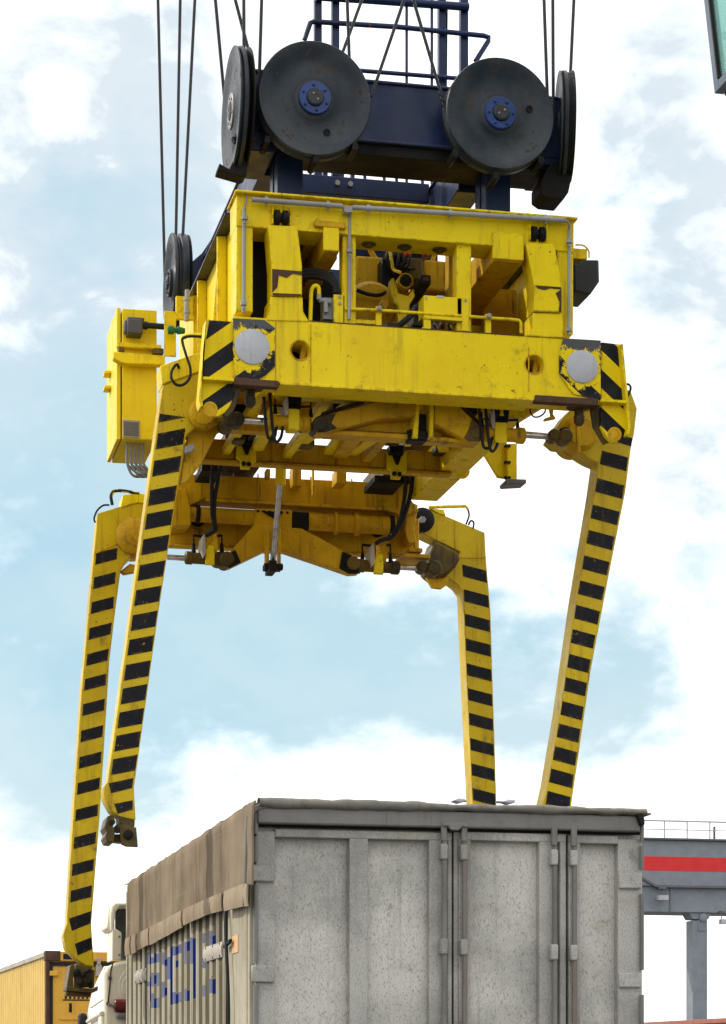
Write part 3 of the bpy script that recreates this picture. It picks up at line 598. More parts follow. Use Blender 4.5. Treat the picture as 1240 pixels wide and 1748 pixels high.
# floodlight on the right post
fl = part('floodlight', MB().pprism([(981, 453), (995, 443), (1023, 443), (1024, 480), (1008, 503), (981, 497)], YF + 0.25, YF + 0.55), 'black_metal', S, bevel=0.012)
part('lamp_bracket', MB().pbox(979, 424, 1003, 442, YF + 0.28, YF + 0.40).tube([P(982, 418, YF + 0.3), P(996, 419, YF + 0.28), P(1005, 428, YF + 0.28), P(1006, 440, YF + 0.28)], 0.006), 'yellow', fl)
part('lamp_flange', MB().pbox(978, 450, 984, 498, YF + 0.22, YF + 0.58), 'dark', fl)

# --- electric cabinet on the left flank
YC = 17.4
ca = part('electric_cabinet', MB().pprism([(209, 526), (268, 530), (268, 752), (209, 749)], YC, YC + 0.72), 'yellow_clean', S, bevel=0.008)
part('cabinet_door', MB().box(P(207, 640, YC).x - 0.03, P(207, 640, YC).x, YC + 0.02, YC + 0.70, P(209, 747, YC).z - 0.01, P(209, 526, YC).z + 0.01), 'yellow_clean', ca, bevel=0.006)
dh = P(207, 640, YC).x - 0.03
hd = MB()
for vz in (606, 632): hd.box(dh - 0.05, dh, YC + 0.40, YC + 0.52, P(207, vz + 6, YC).z, P(207, vz, YC).z)
part('door_latch', hd, 'yellow_clean', ca)
part('vent_grille', MB().pbox(210, 717, 239, 747, YC - 0.012, YC), 'rib', ca, bevel=0.002)
vg = MB()
for k in range(8): vg.pbox(212, 720 + k * 3.1, 237, 721.8 + k * 3.1, YC - 0.018, YC - 0.012)
part('vent_slat', vg, 'gantry_dark', ca, bevel=0)
part('shelf_rail', MB().pprism([(194, 600), (282, 607), (282, 623), (208, 620), (194, 611)], YC - 0.10, YC - 0.02).pbox(200, 586, 276, 594, YC - 0.06, YC - 0.005), 'yellow', ca)
part('rubber_mount', MB().pbox(203, 593, 213, 601, YC - 0.08, YC - 0.02).pbox(262, 594, 280, 604, YC - 0.08, YC - 0.02), 'oily', ca)
sk = part('power_socket', MB().pbox(218, 544, 244, 569, YC - 0.13, YC).pbox(213, 546, 220, 566, YC - 0.10, YC - 0.02).pbox(218, 541, 247, 546, YC - 0.06, YC), 'grey_plastic', ca, bevel=0.008)
part('power_cable', MB().tube([P(243, 555, YC - 0.07), P(258, 556, YC - 0.07), P(270, 557, YC - 0.06), P(284, 558, YC - 0.02)], 0.022, 10).cyl(P(243, 555, YC - 0.07), P(252, 556, YC - 0.07), 0.030, 12), 'rubber', ca, bevel=0)
cg = MB()
for k in range(9):
    u = 217 + (k % 5) * 7; dy = 0.1 + 0.1 * (k // 5)
    c = P(u, 753, YC + dy)
    cg.tube([c + V((0, 0, 0.02)), c + V((0, 0, -0.05)), c + V((0.01, 0.05, -0.16)), c + V((0.06 + 0.012 * k, 0.10, -0.23)), c + V((0.16, 0.2, -0.20)), c + V((0.24, 0.3, -0.10))], 0.010, 8)
part('cable_bundle', cg, 'conduit', ca, bevel=0)
part('mount_plate', MB().pbox(281, 531, 301, 608, YC - 0.12, YC - 0.10).pbox(301, 506, 332, 545, YC + 0.1, YC + 0.14), 'yellow', S, bevel=0.004)
part('plug', MB().cyl(P(287, 563, YC - 0.2), P(297, 563.5, YC - 0.2), 0.032, 14).cyl(P(297, 563.5, YC - 0.2), P(303, 564, YC - 0.2), 0.020, 14).cyl(P(303, 564, YC - 0.2), P(316, 565, YC - 0.2), 0.030, 14, 0.02), 'green', S, bevel=0.003)
part('flank_conduit', MB().cyl(P(320, 495, 17.0), P(319, 548, 17.0), 0.018, 10).cyl(P(320, 508, 17.0), P(320, 513, 17.0), 0.025, 10).cyl(P(320, 530, 17.0), P(320, 535, 17.0), 0.025, 10), 'conduit', S, bevel=0)
part('arm_hose', MB().tube([P(348, 575, 16.05), P(325, 574, 16.05), P(313, 577, 16.05), P(312, 585, 16.05), P(318, 606, 16.02), P(325, 628, 16.0), P(324, 645, 16.0), P(314, 656, 16.0), P(302, 657, 16.0), P(293, 646, 16.0), P(294, 632, 16.02), P(302, 622, 16.05), P(306, 628, 16.08)], 0.010, 8), 'rubber', S, bevel=0)
part('hose_pipe', MB().tube([P(352, 574, 16.06), P(325, 572.5, 16.06), P(313, 576, 16.06)], 0.016, 10), 'yellow', S, bevel=0)

# --- legs -------------------------------------------------------------
def leg(poly, Yf, depth, quads, foot, label, head=None):
    """grapple leg: extruded profile with black painted bars lying on its faces"""
    b = MB(); b.cur = 0
    b.pprism(poly, Yf, Yf + depth)
    o = part('grapple_leg', b, 'yellow_leg', S, bevel=0.008, label=label)
    q = MB()
    for pts in quads:
        q.pprism(pts, Yf - 0.003, Yf - 0.0005)
    part('black_bars', q, 'black_paint', o, bevel=0)
    return o
def lerp(tab, x):
    for (a, fa), (b, fb_) in zip(tab, tab[1:]):
        if x <= b: return fa + (fb_ - fa) * (x - a) / (b - a)
    return tab[-1][1]
YN, YFAR = 16.10, 19.88
def bars(vtops, hgt, lt, rt, slope, mL=6, mR=4):
    """vtops: row of the left upper corner; lt, rt: edge tables v->u"""
    res = []
    for v in vtops:
        def pt(tab, off, dv):
            u = lerp(tab, v + dv) + off
            return u
        ul, ur = lerp(lt, v) + mL, lerp(rt, v + slope * 50) - mR
        ul2, ur2 = lerp(lt, v + hgt) + mL, lerp(rt, v + hgt + slope * 50) - mR
        res.append([(ul, v), (ur, v + slope * (ur - ul)), (ur2, v + hgt + slope * (ur2 - ul2)), (ul2, v + hgt)])
    return res
# near left
lt = [(650, 278), (792, 259), (1029, 226), (1338, 184), (1366, 184), (1420, 200)]
rt = [(690, 328), (710, 322), (735, 318), (819, 306), (1044, 271), (1289, 237), (1345, 228), (1400, 231)]
polyNL = [(278, 656), (348, 632), (384, 636), (400, 672), (392, 712), (368, 724), (344, 726), (330, 733), (318, 745), (306, 819), (271, 1044), (237, 1289), (229, 1345), (232, 1400), (206, 1396), (190, 1384), (178, 1362), (177, 1344), (184, 1335), (226, 1029), (259, 792)]
qs = [[(273, 706), (317, 712), (271, 721)]]
vt = [740, 786.5]
zt_ = [139, 243, 355, 468, 578, 688, 796, 906, 1010, 1115, 1217, 1320]
vt += [780 + (z + 7) / 2.572 for z in zt_]
qs += bars(vt, 27, lt, rt, -0.19, 4, 2)
qs += [[(186, 1337), (228, 1328), (226, 1345), (190, 1354)], [(196, 1372), (227, 1366), (227, 1382), (201, 1389)]]
NL = leg(polyNL, YN, 0.20, qs, None, 'near left grapple leg, slanting inwards to a greasy hook foot')
part('leg_head', MB().pprism([(274, 624), (346, 600), (384, 604), (386, 640), (348, 632), (278, 656)], YN - 0.012, YN + 0.22), 'yellow', NL)
part('pivot_drum', MB().lathe([(0.10, 0.32), (0.105, 0.0), (0.08, -0.03), (0.03, -0.035)], P(347, 706, YN - 0.03), (0, 1, 0), 28), 'yellow_shaded_greasy', NL, bevel=0)
part('gusset_plate', MB().pprism([(322, 735), (392, 715), (388, 730), (372, 738), (345, 790), (318, 824), (308, 826)], YN + 0.07, YN + 0.13), 'yellow_shaded_greasy', NL)
part('side_lug', MB().pprism([(316, 762), (330, 757), (334, 764), (326, 772), (316, 774)], YN - 0.02, YN + 0.02), 'conduit', NL)
# near right
ltR = [(690, 1035), (760, 1029), (840, 1015), (1019, 985), (1221, 956), (1338, 936), (1372, 931)]
rtR = [(697, 1088), (741, 1082), (762, 1078), (840, 1068), (986, 1039), (1145, 1009), (1366, 977), (1385, 975)]
polyNR = [(1060, 664), (1077, 666), (1088, 697), (1083, 741), (1078, 762), (1068, 840), (1039, 986), (1009, 1145), (977, 1366), (974, 1400), (981, 1450), (950, 1440), (925, 1402), (926, 1382), (936, 1338), (956, 1221), (985, 1019), (1015, 840), (1022, 790), (1010, 785), (1001, 780), (990, 773), (986, 764), (953, 759), (940, 748), (951, 730), (967, 706), (985, 690), (1020, 680)]
vtR = [840 + (z) / 3.014 for z in (64, 194, 325, 454, 580, 705, 832, 952, 1075, 1190, 1307, 1422, 1537)]
qs = bars([769, 816] + vtR, 23, ltR, rtR, 0.27, 1, 3)
qs += [[(1036, 736), (1080, 748), (1078, 762), (1034, 748)]]
NR = leg(polyNR, YN, 0.20, qs, None, 'near right grapple leg, slanting in behind the trailer roof')
part('pivot_drum', MB().lathe([(0.12, 0.30), (0.125, 0.02), (0.10, -0.03), (0.02, -0.035)], P(993, 739, YN - 0.03), (0, 1, 0), 28), 'yellow_shaded_greasy', NR, bevel=0)
part('drum_rib', MB().pprism([(983, 712), (988, 710), (992, 772), (986, 774)], YN - 0.07, YN - 0.02), 'yellow_shaded_greasy', NR)
part('pivot_boss', MB().lathe([(0.055, 0.2), (0.055, -0.03), (0.03, -0.035)], P(963, 744, YN - 0.04), (0, 1, 0), 20), 'dark', NR, bevel=0)
part('hose_loop', MB().tube([P(1066, 657, YN), P(1073, 656, YN), P(1077, 662, YN), P(1074, 672, YN), P(1069, 680, YN)], 0.008), 'rubber', NR, bevel=0)
# far left
ltF = [(875, 167), (951, 160), (1188, 139), (1460, 121), (1578, 114), (1640, 128)]
rtF = [(928, 205), (974, 202), (1044, 197), (1130, 187), (1340, 174), (1400, 170), (1578, 156), (1642, 161)]
polyFL = [(167, 876), (207, 864), (236, 857), (262, 861), (262, 915), (235, 940), (216, 958), (206, 976), (197, 1044), (187, 1130), (174, 1340), (170, 1400), (156, 1578), (161, 1650), (146, 1648), (128, 1636), (113, 1620), (108, 1598), (114, 1578), (121, 1460), (139, 1188), (160, 951)]
vtF = [780 + z / 2.572 for z in (422, 529, 638, 752, 866, 975, 1086, 1202, 1318, 1432, 1549)] + [1400 + z / 4.133 for z in (122, 312, 498)]
qs = bars(vtF, 20, ltF, rtF, -0.26, 4, 4)
qs += [[(118, 1568), (156, 1555), (155, 1576), (123, 1589)], [(128, 1611), (156, 1600), (158, 1620), (133, 1631)]]
FL = leg(polyFL, YFAR, 0.22, qs, None, 'far left grapple leg, longest in view, ending by the truck cab')
part('leg_head', MB().pprism([(210, 845), (240, 842), (262, 846), (262, 862), (236, 858), (207, 866)], YFAR - 0.012, YFAR + 0.24), 'yellow', FL)
part('pivot_drum', MB().lathe([(0.16, 0.28), (0.16, 0.0), (0.12, -0.03), (0.02, -0.035)], P(230, 915, YFAR - 0.02), (0, 1, 0), 28), 'yellow_shaded_greasy', FL, bevel=0)
part('hook_plate', MB().pprism([(206, 975), (222, 962), (240, 966), (240, 975), (212, 980)], YFAR + 0.05, YFAR + 0.12), 'yellow_shaded_greasy', FL)
part('weld_seam', MB().pprism([(162, 944), (203, 926), (203, 928), (162, 946)], YFAR - 0.006, YFAR), 'yellow_shaded_greasy', FL, bevel=0)
part('hose_loop', MB().tube([P(192, 862, YFAR), P(190, 846, YFAR), P(197, 838, YFAR), P(218, 839, YFAR), P(238, 844, YFAR)], 0.014).tube([P(187, 862, YFAR), P(176, 863, YFAR), P(166, 872, YFAR), P(161, 885, YFAR), P(163, 892, YFAR)], 0.008), 'rubber', FL, bevel=0)
part('hose_bar', MB().tube([P(190, 848, YFAR), P(196, 836.5, YFAR), P(238, 842, YFAR)], 0.013, 8, smooth=False), 'yellow', FL, bevel=0)
# far right
ltG = [(930, 786), (999, 791), (1139, 796), (1368, 807), (1600, 815)]
rtG = [(909, 828), (951, 830), (1020, 836), (1046, 838), (1304, 846), (1368, 848), (1640, 852)]
polyFR = [(722, 866), (734, 869), (760, 880), (828, 909), (830, 951), (836, 1020), (838, 1046), (846, 1304), (848, 1368), (852, 1600), (840, 1665), (812, 1672), (800, 1630), (815, 1600), (807, 1368), (796, 1139), (791, 1012), (783, 1000), (770, 990), (760, 984), (772, 962), (786, 942), (724, 912), (706, 902), (704, 880)]
vtG = [840 + z / 3.014 for z in (372, 500, 625, 752, 880, 1008, 1135, 1265, 1395, 1522)] + [1387, 1430]
qs = bars(vtG, 20.5, ltG, rtG, 0.26, 1, 2)
FR = leg(polyFR, YFAR, 0.22, qs, None, 'far right grapple leg, straight down behind the trailer roof')
part('pivot_hub', MB().lathe([(0.105, 0.2), (0.105, -0.03), (0.075, -0.05), (0.04, -0.05), (0.035, -0.08), (0.018, -0.08)], P(721, 888, YFAR - 0.02), (0, 1, 0), 28), 'dark', FR, bevel=0)
part('pivot_nut', MB().lathe([(0.032, 0), (0.03, -0.03)], P(721, 888, YFAR - 0.10), (0, 1, 0), 6), 'conduit', FR, bevel=0.003)
part('pivot_drum', MB().pprism([(742, 920), (786, 943), (786, 955), (778, 968), (762, 984), (742, 985), (728, 974), (732, 948)], YFAR - 0.08, YFAR + 0.2), 'oily', FR, bevel=0.03)
part('weld_seam', MB().pprism([(787, 951), (830, 950), (830, 952), (787, 953)], YFAR - 0.006, YFAR), 'yellow_shaded_greasy', FR, bevel=0)
part('hook_eye', MB().pprism([(728, 986), (738, 1003), (754, 1005), (764, 998), (768, 984), (750, 982)], YFAR + 0.0, YFAR + 0.05), 'yellow_shaded_greasy', FR)
part('hose_bar', MB().tube([P(732, 866, YFAR), P(795, 864, YFAR), P(799, 869, YFAR)], 0.014, 8, smooth=False).pprism([(735, 868), (758, 870), (761, 880), (744, 874)], YFAR - 0.01, YFAR + 0.1), 'yellow', FR, bevel=0.002)
part('hose_loop', MB().tube([P(799, 869, YFAR), P(801, 880, YFAR), P(796, 895, YFAR)], 0.008).tube([P(800, 896, YFAR), P(804, 889, YFAR), P(809, 892, YFAR), P(808, 902, YFAR)], 0.008), 'rubber', FR, bevel=0)
# feet
ft = part('leg_foot', MB().pprism([(203, 1392), (231, 1399), (230, 1412), (222, 1416), (206, 1414)], YN - 0.02, YN + 0.20), 'oily', NL, bevel=0.01)
part('foot_plate', MB().pprism([(184, 1393), (193, 1390), (198, 1404), (193, 1410), (197, 1418), (195, 1438), (184, 1437), (180, 1428), (183, 1420), (179, 1412)], YN - 0.06, YN + 0.24)
     .pprism([(204, 1411), (233, 1412), (236, 1446), (216, 1445), (207, 1441)], YN - 0.06, YN - 0.03).pprism([(200, 1406), (226, 1410), (225, 1419), (199, 1416)], YN - 0.03, YN + 0.18)
     .pprism([(195, 1424), (208, 1424), (210, 1438), (195, 1436)], YN + 0.02, YN + 0.16), 'oily', ft, bevel=0.006)
part('foot_bolt', MB().lathe([(0.034, 0), (0.034, -0.02), (0.02, -0.025)], P(219, 1425, YN - 0.06), (0, 1, 0), 16).lathe([(0.016, 0), (0.016, -0.03)], P(190, 1404, YN - 0.06), (0, 1, 0), 10).lathe([(0.02, 0), (0.02, -0.03)], P(200, 1418, YN - 0.03), (0, 1, 0), 10), 'dark', ft, bevel=0)
ft = part('leg_foot', MB().pprism([(130, 1644), (158, 1650), (157, 1668), (148, 1672), (134, 1668)], YFAR - 0.02, YFAR + 0.20), 'oily', FL, bevel=0.012)
fp = MB().pprism([(120, 1648), (126, 1645), (129, 1662), (125, 1670), (126, 1686), (114, 1687), (117, 1668)], YFAR - 0.08, YFAR + 0.24)
fp.pprism([(130, 1662), (156, 1664), (158, 1684), (130, 1686)], YFAR - 0.06, YFAR + 0.14)
fp.pprism([(114, 1684), (160, 1688), (168, 1683), (167, 1691), (158, 1695), (114, 1691)], YFAR - 0.10, YFAR + 0.22)
fp.pprism([(156, 1654), (162, 1656), (161, 1686), (156, 1685)], YFAR - 0.09, YFAR + 0.16)
fp.pprism([(113, 1692), (156, 1696), (155, 1702), (113, 1700)], YFAR - 0.02, YFAR + 0.10)
part('foot_plate', fp, 'oily', ft, bevel=0.005)
fb2 = MB()
for u, v, r in ((131, 1660, 0.03), (142, 1664, 0.026), (150, 1658, 0.022), (138, 1678, 0.03), (152, 1676, 0.022)): fb2.lathe([(r, 0), (r, -0.05), (r * 0.5, -0.06)], P(u, v, YFAR - 0.08), (0, 1, 0), 10)
part('foot_bolt', fb2, 'dark', ft, bevel=0)
part('foot_pad', MB().pprism([(932, 1440), (985, 1452), (985, 1496), (930, 1490)], YN - 0.09, YN + 0.26), 'oily', NR, bevel=0.012)
part('foot_pad', MB().pprism([(800, 1668), (846, 1664), (846, 1712), (800, 1715)], YFAR - 0.09, YFAR + 0.26), 'oily', FR, bevel=0.012)

# --- near actuators under the beam
YA = 15.98
def actuator(bu0, bu1, bv0, bv1, ru0, ru1, rv, pin, knuckle, Y, discs, hoses, slope=0.065):
    cu = (bu0 + bu1) / 2; cv = (bv0 + bv1) / 2; R = (bv1 - bv0) / 2 * Y / CA / F
    a, c = P(bu0, cv - (cu - bu0) * slope, Y), P(bu1, cv + (bu1 - cu) * slope, Y)
    ax = (c - a); ln = ax.length
    o = part('clamp_cylinder', MB().lathe([(R * 0.8, 0), (R, 0.01), (R, ln * 0.18), (R * 0.86, ln * 0.2), (R * 0.86, ln * 0.8), (R, ln * 0.82), (R, ln - 0.01), (R * 0.8, ln)], a, ax, 22), 'oily' if Y > 18 else 'yellow_shaded_greasy', S, bevel=0)
    cur = cv
    rr = R * 0.42
    p0 = P(ru0, rv - 0 * slope, Y); p1 = P(ru1, rv + (ru1 - ru0) * slope, Y)
    part('piston_rod', MB().cyl(p0, p1, rr, 16), 'chrome', o, bevel=0)
    kb = MB()
    for (u, v, r, w_) in knuckle: kb.lathe([(r * 0.8, -w_), (r, -w_ + 0.01), (r, w_ - 0.01), (r * 0.8, w_)], P(u, v, Y), (0, 1, 0), 20)
    part('rod_knuckle', kb, 'oily', o, bevel=0)
    return o
c1 = actuator(457, 530, 708, 737, 408, 458, 716.5, None, [(388, 722, 0.055, 0.12), (404, 718, 0.05, 0.06), (543, 729, 0.052, 0.11)], YA, 0, 0)
c2 = actuator(824, 896, 728, 756, 894, 940, 742, None, [(808, 744, 0.048, 0.09), (944, 745, 0.044, 0.06), (963, 747, 0.05, 0.07)], YA, 0, 0)
for c_, us in ((c1, (492, 512)), (c2, (845, 866))):
    d = -15 if c_ is c1 else 5
    hg = MB().pprism([(us[0], 697 + (us[0] - 492) * .065), (us[1], 698 + (us[0] - 492) * .065), (us[1], 734 + (us[0] - 492) * .065), (us[0], 733 + (us[0] - 492) * .065)], YA - 0.06, YA + 0.05)
    part('hanger_bracket', hg, 'yellow', c_)
    du = us[0] - 492; dv = du * 0.065
    part('hose_pulley', MB().lathe([(0.06, -0.05), (0.085, -0.045), (0.06, -0.01), (0.06, 0.01), (0.085, 0.045), (0.06, 0.05)], P(500 + du, 684 + dv, YA), (1, 0, 0), 22), 'dark', c_, bevel=0)
    part('pulley_guard', MB().pprism([(486 + du, 680 + dv), (490 + du, 674 + dv), (493 + du, 680 + dv), (493 + du, 706 + dv), (489 + du, 710 + dv), (485 + du, 694 + dv)], YA - 0.08, YA + 0.08), 'strap', c_)
    hb = MB()
    for k in range(2):
        uu = 450 + du + k * 11; vv = 672 + dv
        if c_ is c2: uu = 818 + k * 11; vv = 688
        hb.tube([P(uu, vv, YA - 0.05), P(uu + 2, vv + 30, YA - 0.08), P(uu + 5, vv + 60, YA - 0.1), P(uu + 9 + k, vv + 76 + 6 * k, YA - 0.1), P(uu + 19, vv + 74, YA - 0.06), P(uu + 23, vv + 50, YA - 0.02)], 0.011, 8)
    part('hydraulic_hose', hb, 'rubber', c_, bevel=0)
    nb = MB()
    for u, v in ((531 + du, 712 + dv), (470 + du, 706 + dv)):
        nb.cyl(P(u, v, YA), P(u, v - 14, YA), 0.016, 10, 0.010).cyl(P(u, v - 14, YA), P(u, v - 26, YA), 0.005, 6)
    nb.tube([P(474 + du, 692 + dv, YA), P(500 + du, 695 + dv, YA - 0.06), P(531 + du, 694 + dv, YA)], 0.008, 6)
    part('grease_nipple', nb, 'dark', c_, bevel=0)
# centre chevron carrying both actuators
chv = part('chevron_bracket', MB().pprism([(540, 716), (553, 709), (690, 674), (716, 671), (716, 710), (650, 714), (556, 738), (543, 738)], YA - 0.08, YA + 0.10), 'yellow_shaded_greasy', S)
part('chevron_arm', MB().pprism([(742, 676), (768, 678), (824, 732), (820, 754), (800, 753), (742, 722)], YA - 0.08, YA + 0.10), 'yellow_shaded_greasy', chv)
part('chevron_tie', MB().pprism([(556, 733), (700, 741), (800, 750), (800, 757), (700, 749), (556, 741)], YA - 0.02, YA + 0.12), 'yellow_shaded_greasy', chv)
part('chevron_web', MB().pprism([(600, 724), (716, 704), (716, 741), (600, 734)], YA + 0.06, YA + 0.09).pprism([(742, 716), (796, 748), (742, 744)], YA + 0.06, YA + 0.09), 'yellow_shaded_greasy', chv)
part('chevron_end', MB().pprism([(540, 716), (553, 709), (574, 705), (566, 722), (576, 731), (556, 738), (543, 738)], YA - 0.084, YA - 0.08).pprism([(806, 714), (824, 732), (820, 754), (800, 753), (792, 748), (800, 734)], YA - 0.084, YA - 0.08), 'oily', chv, bevel=0)
part('centre_plate', MB().pprism([(713, 672), (718, 672), (714, 748), (704, 748)], YA - 0.09, YA + 0.14).pprism([(735, 674), (742, 674), (740, 746), (733, 746)], YA - 0.09, YA + 0.14), 'yellow', chv)
part('centre_clevis', MB().pbox(699, 733, 730, 752, YA - 0.07, YA + 0.06).pbox(713, 706, 728, 740, YA - 0.03, YA + 0.03).lathe([(0.035, -0.09), (0.035, 0.09)], P(716, 744, YA), (1, 0, 0), 14), 'dark', chv, bevel=0.01)
part('chevron_rail', MB().bar(P(548, 709, YA + 0.04), P(666, 674, YA + 0.04), 0.10, 0.02, (0, 0, 1)).bar(P(766, 676, YA + 0.04), P(822, 731, YA + 0.04), 0.10, 0.02, (0, 0, 1)), 'oily', chv)

# --- underside longitudinals
def floorbar(u0, u1, v, Y0, Y1, h=0.18, m='yellow_shaded_greasy', name='longitudinal_beam'):
    a, c = P(u0, v, Y0), P(u1, v, Y0)
    return part(name, MB().box(a.x, c.x, Y0, Y1, a.z, a.z + h), m, S)
floorbar(846, 897, 709, 15.92, 18.45, 0.26, 'yellow')
floorbar(345, 390, 704, 16.32, 18.35, 0.26, 'yellow')
floorbar(443, 458, 672, 15.85, 17.5, 0.06, 'yellow', 'floor_angle')
floorbar(556, 572, 680, 15.85, 17.5, 0.06, 'yellow', 'floor_angle')
floorbar(640, 668, 690, 16.0, 17.5, 0.05, 'yellow_shaded_greasy', 'floor_angle')
floorbar(700, 716, 692, 15.9, 17.5, 0.06, 'yellow_shaded_greasy', 'floor_angle')
part('under_rail', MB().pbox(470, 668, 655, 681, 15.95, 16.05), 'yellow', S)
part('under_rail', MB().pbox(392, 722, 460, 736, 16.45, 16.55), 'yellow_shaded_greasy', S)
part('cable_tray', MB().pbox(570, 690, 650, 704, 16.6, 17.0).pbox(400, 690, 440, 706, 16.7, 17.0).pbox(780, 690, 830, 706, 16.4, 16.9), 'dark', S)
# diagonal brace and dark cross plates under the deck
part('floor_brace', MB().bar(P(590, 735, 17.0), P(562, 774, 17.48), 0.10, 0.03, (0, 0, 1)).bar(P(440, 690, 16.3), P(420, 730, 16.6), 0.08, 0.03), 'yellow', S)
rnd = random.Random(3)
pipes = MB()
for k in range(4):
    u0 = 470 + k * 78; v0 = 694 + rnd.uniform(-6, 10)
    pipes.tube([P(u0, v0, 16.3), P(u0 - 12, v0 + 22, 16.6), P(u0 - 20 + rnd.uniform(-10, 10), v0 + 34, 16.9), P(u0 - 44, v0 + 58, 17.3)], rnd.choice((0.010, 0.014, 0.018)), 8)
for k in range(4):
    pipes.tube([P(380 + k * 95, 722 + k * 6, 16.7), P(420 + k * 95, 730 + k * 6, 16.7), P(450 + k * 95, 724 + k * 6, 16.8)], 0.012, 8)
part('hydraulic_hose', pipes, 'rubber', S, bevel=0)
vb_ = MB()
for (u, v, w2, h2, Y) in ((470, 700, 20, 16, 16.5), (512, 748, 26, 12, 17.2), (600, 728, 22, 14, 16.8), (660, 744, 26, 10, 17.2), (745, 760, 20, 12, 17.3), (540, 700, 24, 14, 16.6), (400, 742, 20, 10, 17.0), (622, 712, 14, 12, 16.4), (590, 700, 18, 12, 16.5)):
    vb_.pbox(u, v, u + w2, v + h2, Y, Y + 0.14)
for q in vb_.g:
    sub = MB(); sub.v = vb_.v[q[0]:q[0] + q[2]]; sub.f = [[k - q[0] for k in f] for f in vb_.f[q[1]:q[1] + q[3]]]; sub.m = [0] * q[3]
    part('valve_block', sub, 'oily', S, bevel=0.012)
for (a_, b_) in (((470, 700, 16.1), (440, 765, 17.45)), ((690, 712, 16.1), (600, 772, 17.45)), ((745, 720, 16.1), (760, 770, 17.4)), ((600, 690, 16.1), (500, 765, 17.45))):
    part('floor_brace', MB().bar(P(*a_), P(*b_), 0.09, 0.05, (0, 0, 1)), 'yellow', S)
# mid crossbeam
mc = part('mid_crossbeam', MB().pbox(342, 760, 772, 794, 17.5, 17.56).pbox(342, 794, 772, 799, 17.47, 17.57), 'yellow_shaded_greasy', S)
for u, dv in ((421, 0), (678, 17)):
    mb_ = part('slide_bracket', MB().pprism([(u - 17, 752 + dv), (u + 17, 754 + dv), (u + 17, 788 + dv), (u + 8, 792 + dv), (u + 6, 801 + dv), (u - 10, 800 + dv), (u - 10, 786 + dv), (u - 17, 782 + dv)], 17.44, 17.47), 'yellow_clean', mc)
    part('slide_shoe', MB().pbox(u - 12, 742 + dv, u + 12, 758 + dv, 17.38, 17.5).pprism([(u - 8, 758 + dv), (u + 9, 758 + dv), (u + 3, 776 + dv), (u - 1, 776 + dv)], 17.42, 17.44).lathe([(0.018, 0), (0.018, -0.02)], P(u - 5, 792 + dv, 17.44), (0, 1, 0), 8).lathe([(0.018, 0), (0.018, -0.02)], P(u + 4, 793 + dv, 17.44), (0, 1, 0), 8), 'dark', mb_)
# far crossbeam group
YX = 18.75
fx = part('far_crossbeam', MB().pprism([(290, 808), (712, 826), (700, 850), (716, 872), (690, 880), (650, 868), (350, 850), (322, 864), (290, 862)], YX, YX + 0.30), 'yellow_shaded_greasy', S)
part('beam_lip', MB().pbox(352, 858, 652, 863, YX - 0.03, YX), 'yellow_shaded_greasy', fx)
rb_ = MB()
for u in (342, 398, 440, 530, 600, 640, 680): rb_.pbox(u, 812 + (u - 500) * 0.05, u + 2, 858 + (u - 500) * 0.05, YX - 0.012, YX)
part('beam_seam', rb_, 'yellow_shaded_greasy', fx, bevel=0)
tb1 = part('telescopic_tube', MB().cyl(P(318, 877, YX + 0.05), P(440, 884, YX + 0.05), 0.062, 22).cyl(P(498, 888, YX + 0.05), P(674, 898, YX + 0.05), 0.075, 22), 'yellow_shaded_greasy', S, bevel=0.004)
part('tube_collar', MB().cyl(P(569, 893, YX + 0.05), P(575, 893, YX + 0.05), 0.095, 22).cyl(P(604, 895, YX + 0.05), P(612, 895, YX + 0.05), 0.095, 22), 'yellow_shaded_greasy', tb1, bevel=0.004)
part('tube_saddle', MB().pbox(436, 869, 499, 905, YX - 0.06, YX + 0.1), 'yellow_shaded_greasy', tb1)
part('tube_mouth', MB().cyl(P(334, 878, YX + 0.05), P(341, 878.5, YX + 0.05), 0.075, 20).cyl(P(664, 897.5, YX + 0.05), P(672, 898, YX + 0.05), 0.082, 20).pprism([(446, 872), (485, 874), (470, 886)], YX - 0.075, YX - 0.06).pbox(500, 874, 528, 903, YX - 0.05, YX), 'dark', tb1, bevel=0.003)
sl = MB()
for k in range(6): sl.pbox(439 + k * 10, 870.5 + k * 0.5, 443 + k * 10, 874.5 + k * .5, YX - 0.064, YX - 0.06)
part('saddle_slot', sl, 'dark', tb1, bevel=0)
lb = part('lower_crossbeam', MB().pbox(286, 874, 716, 938, YX + 0.25, YX + 0.32).pbox(286, 938, 716, 942, YX + 0.20, YX + 0.30), 'yellow_shaded_greasy', S)
hp = MB()
for u, v in ((644, 905), (338, 887)): hp.lathe([(0.06, 0), (0.06, -0.012), (0.045, -0.014)], P(u, v, YX + 0.24), (0, 1, 0), 20)
part('access_plate', hp, 'dark', lb, bevel=0)
fc = part('far_chevron', MB().pprism([(434, 896), (515, 902), (540, 915), (600, 948), (614, 978), (598, 979), (487, 941), (452, 940), (392, 969), (380, 957)], YX - 0.12, YX + 0.0), 'yellow_shaded_greasy', S)
part('chevron_end', MB().pprism([(380, 955), (402, 938), (412, 960), (392, 970)], YX - 0.14, YX - 0.12).pprism([(585, 941), (600, 947), (616, 979), (596, 979), (580, 970)], YX - 0.14, YX - 0.12), 'dark', fc)
part('chevron_post', MB().pbox(454, 900, 460, 972, YX - 0.22, YX - 0.15).pbox(475, 902, 480, 973, YX - 0.22, YX - 0.15), 'yellow_shaded_greasy', fc)
cvx = part('centre_post', MB().cyl(P(480, 792, 18.1), P(479, 828, 18.1), 0.042, 20), 'yellow', S, bevel=0.003)
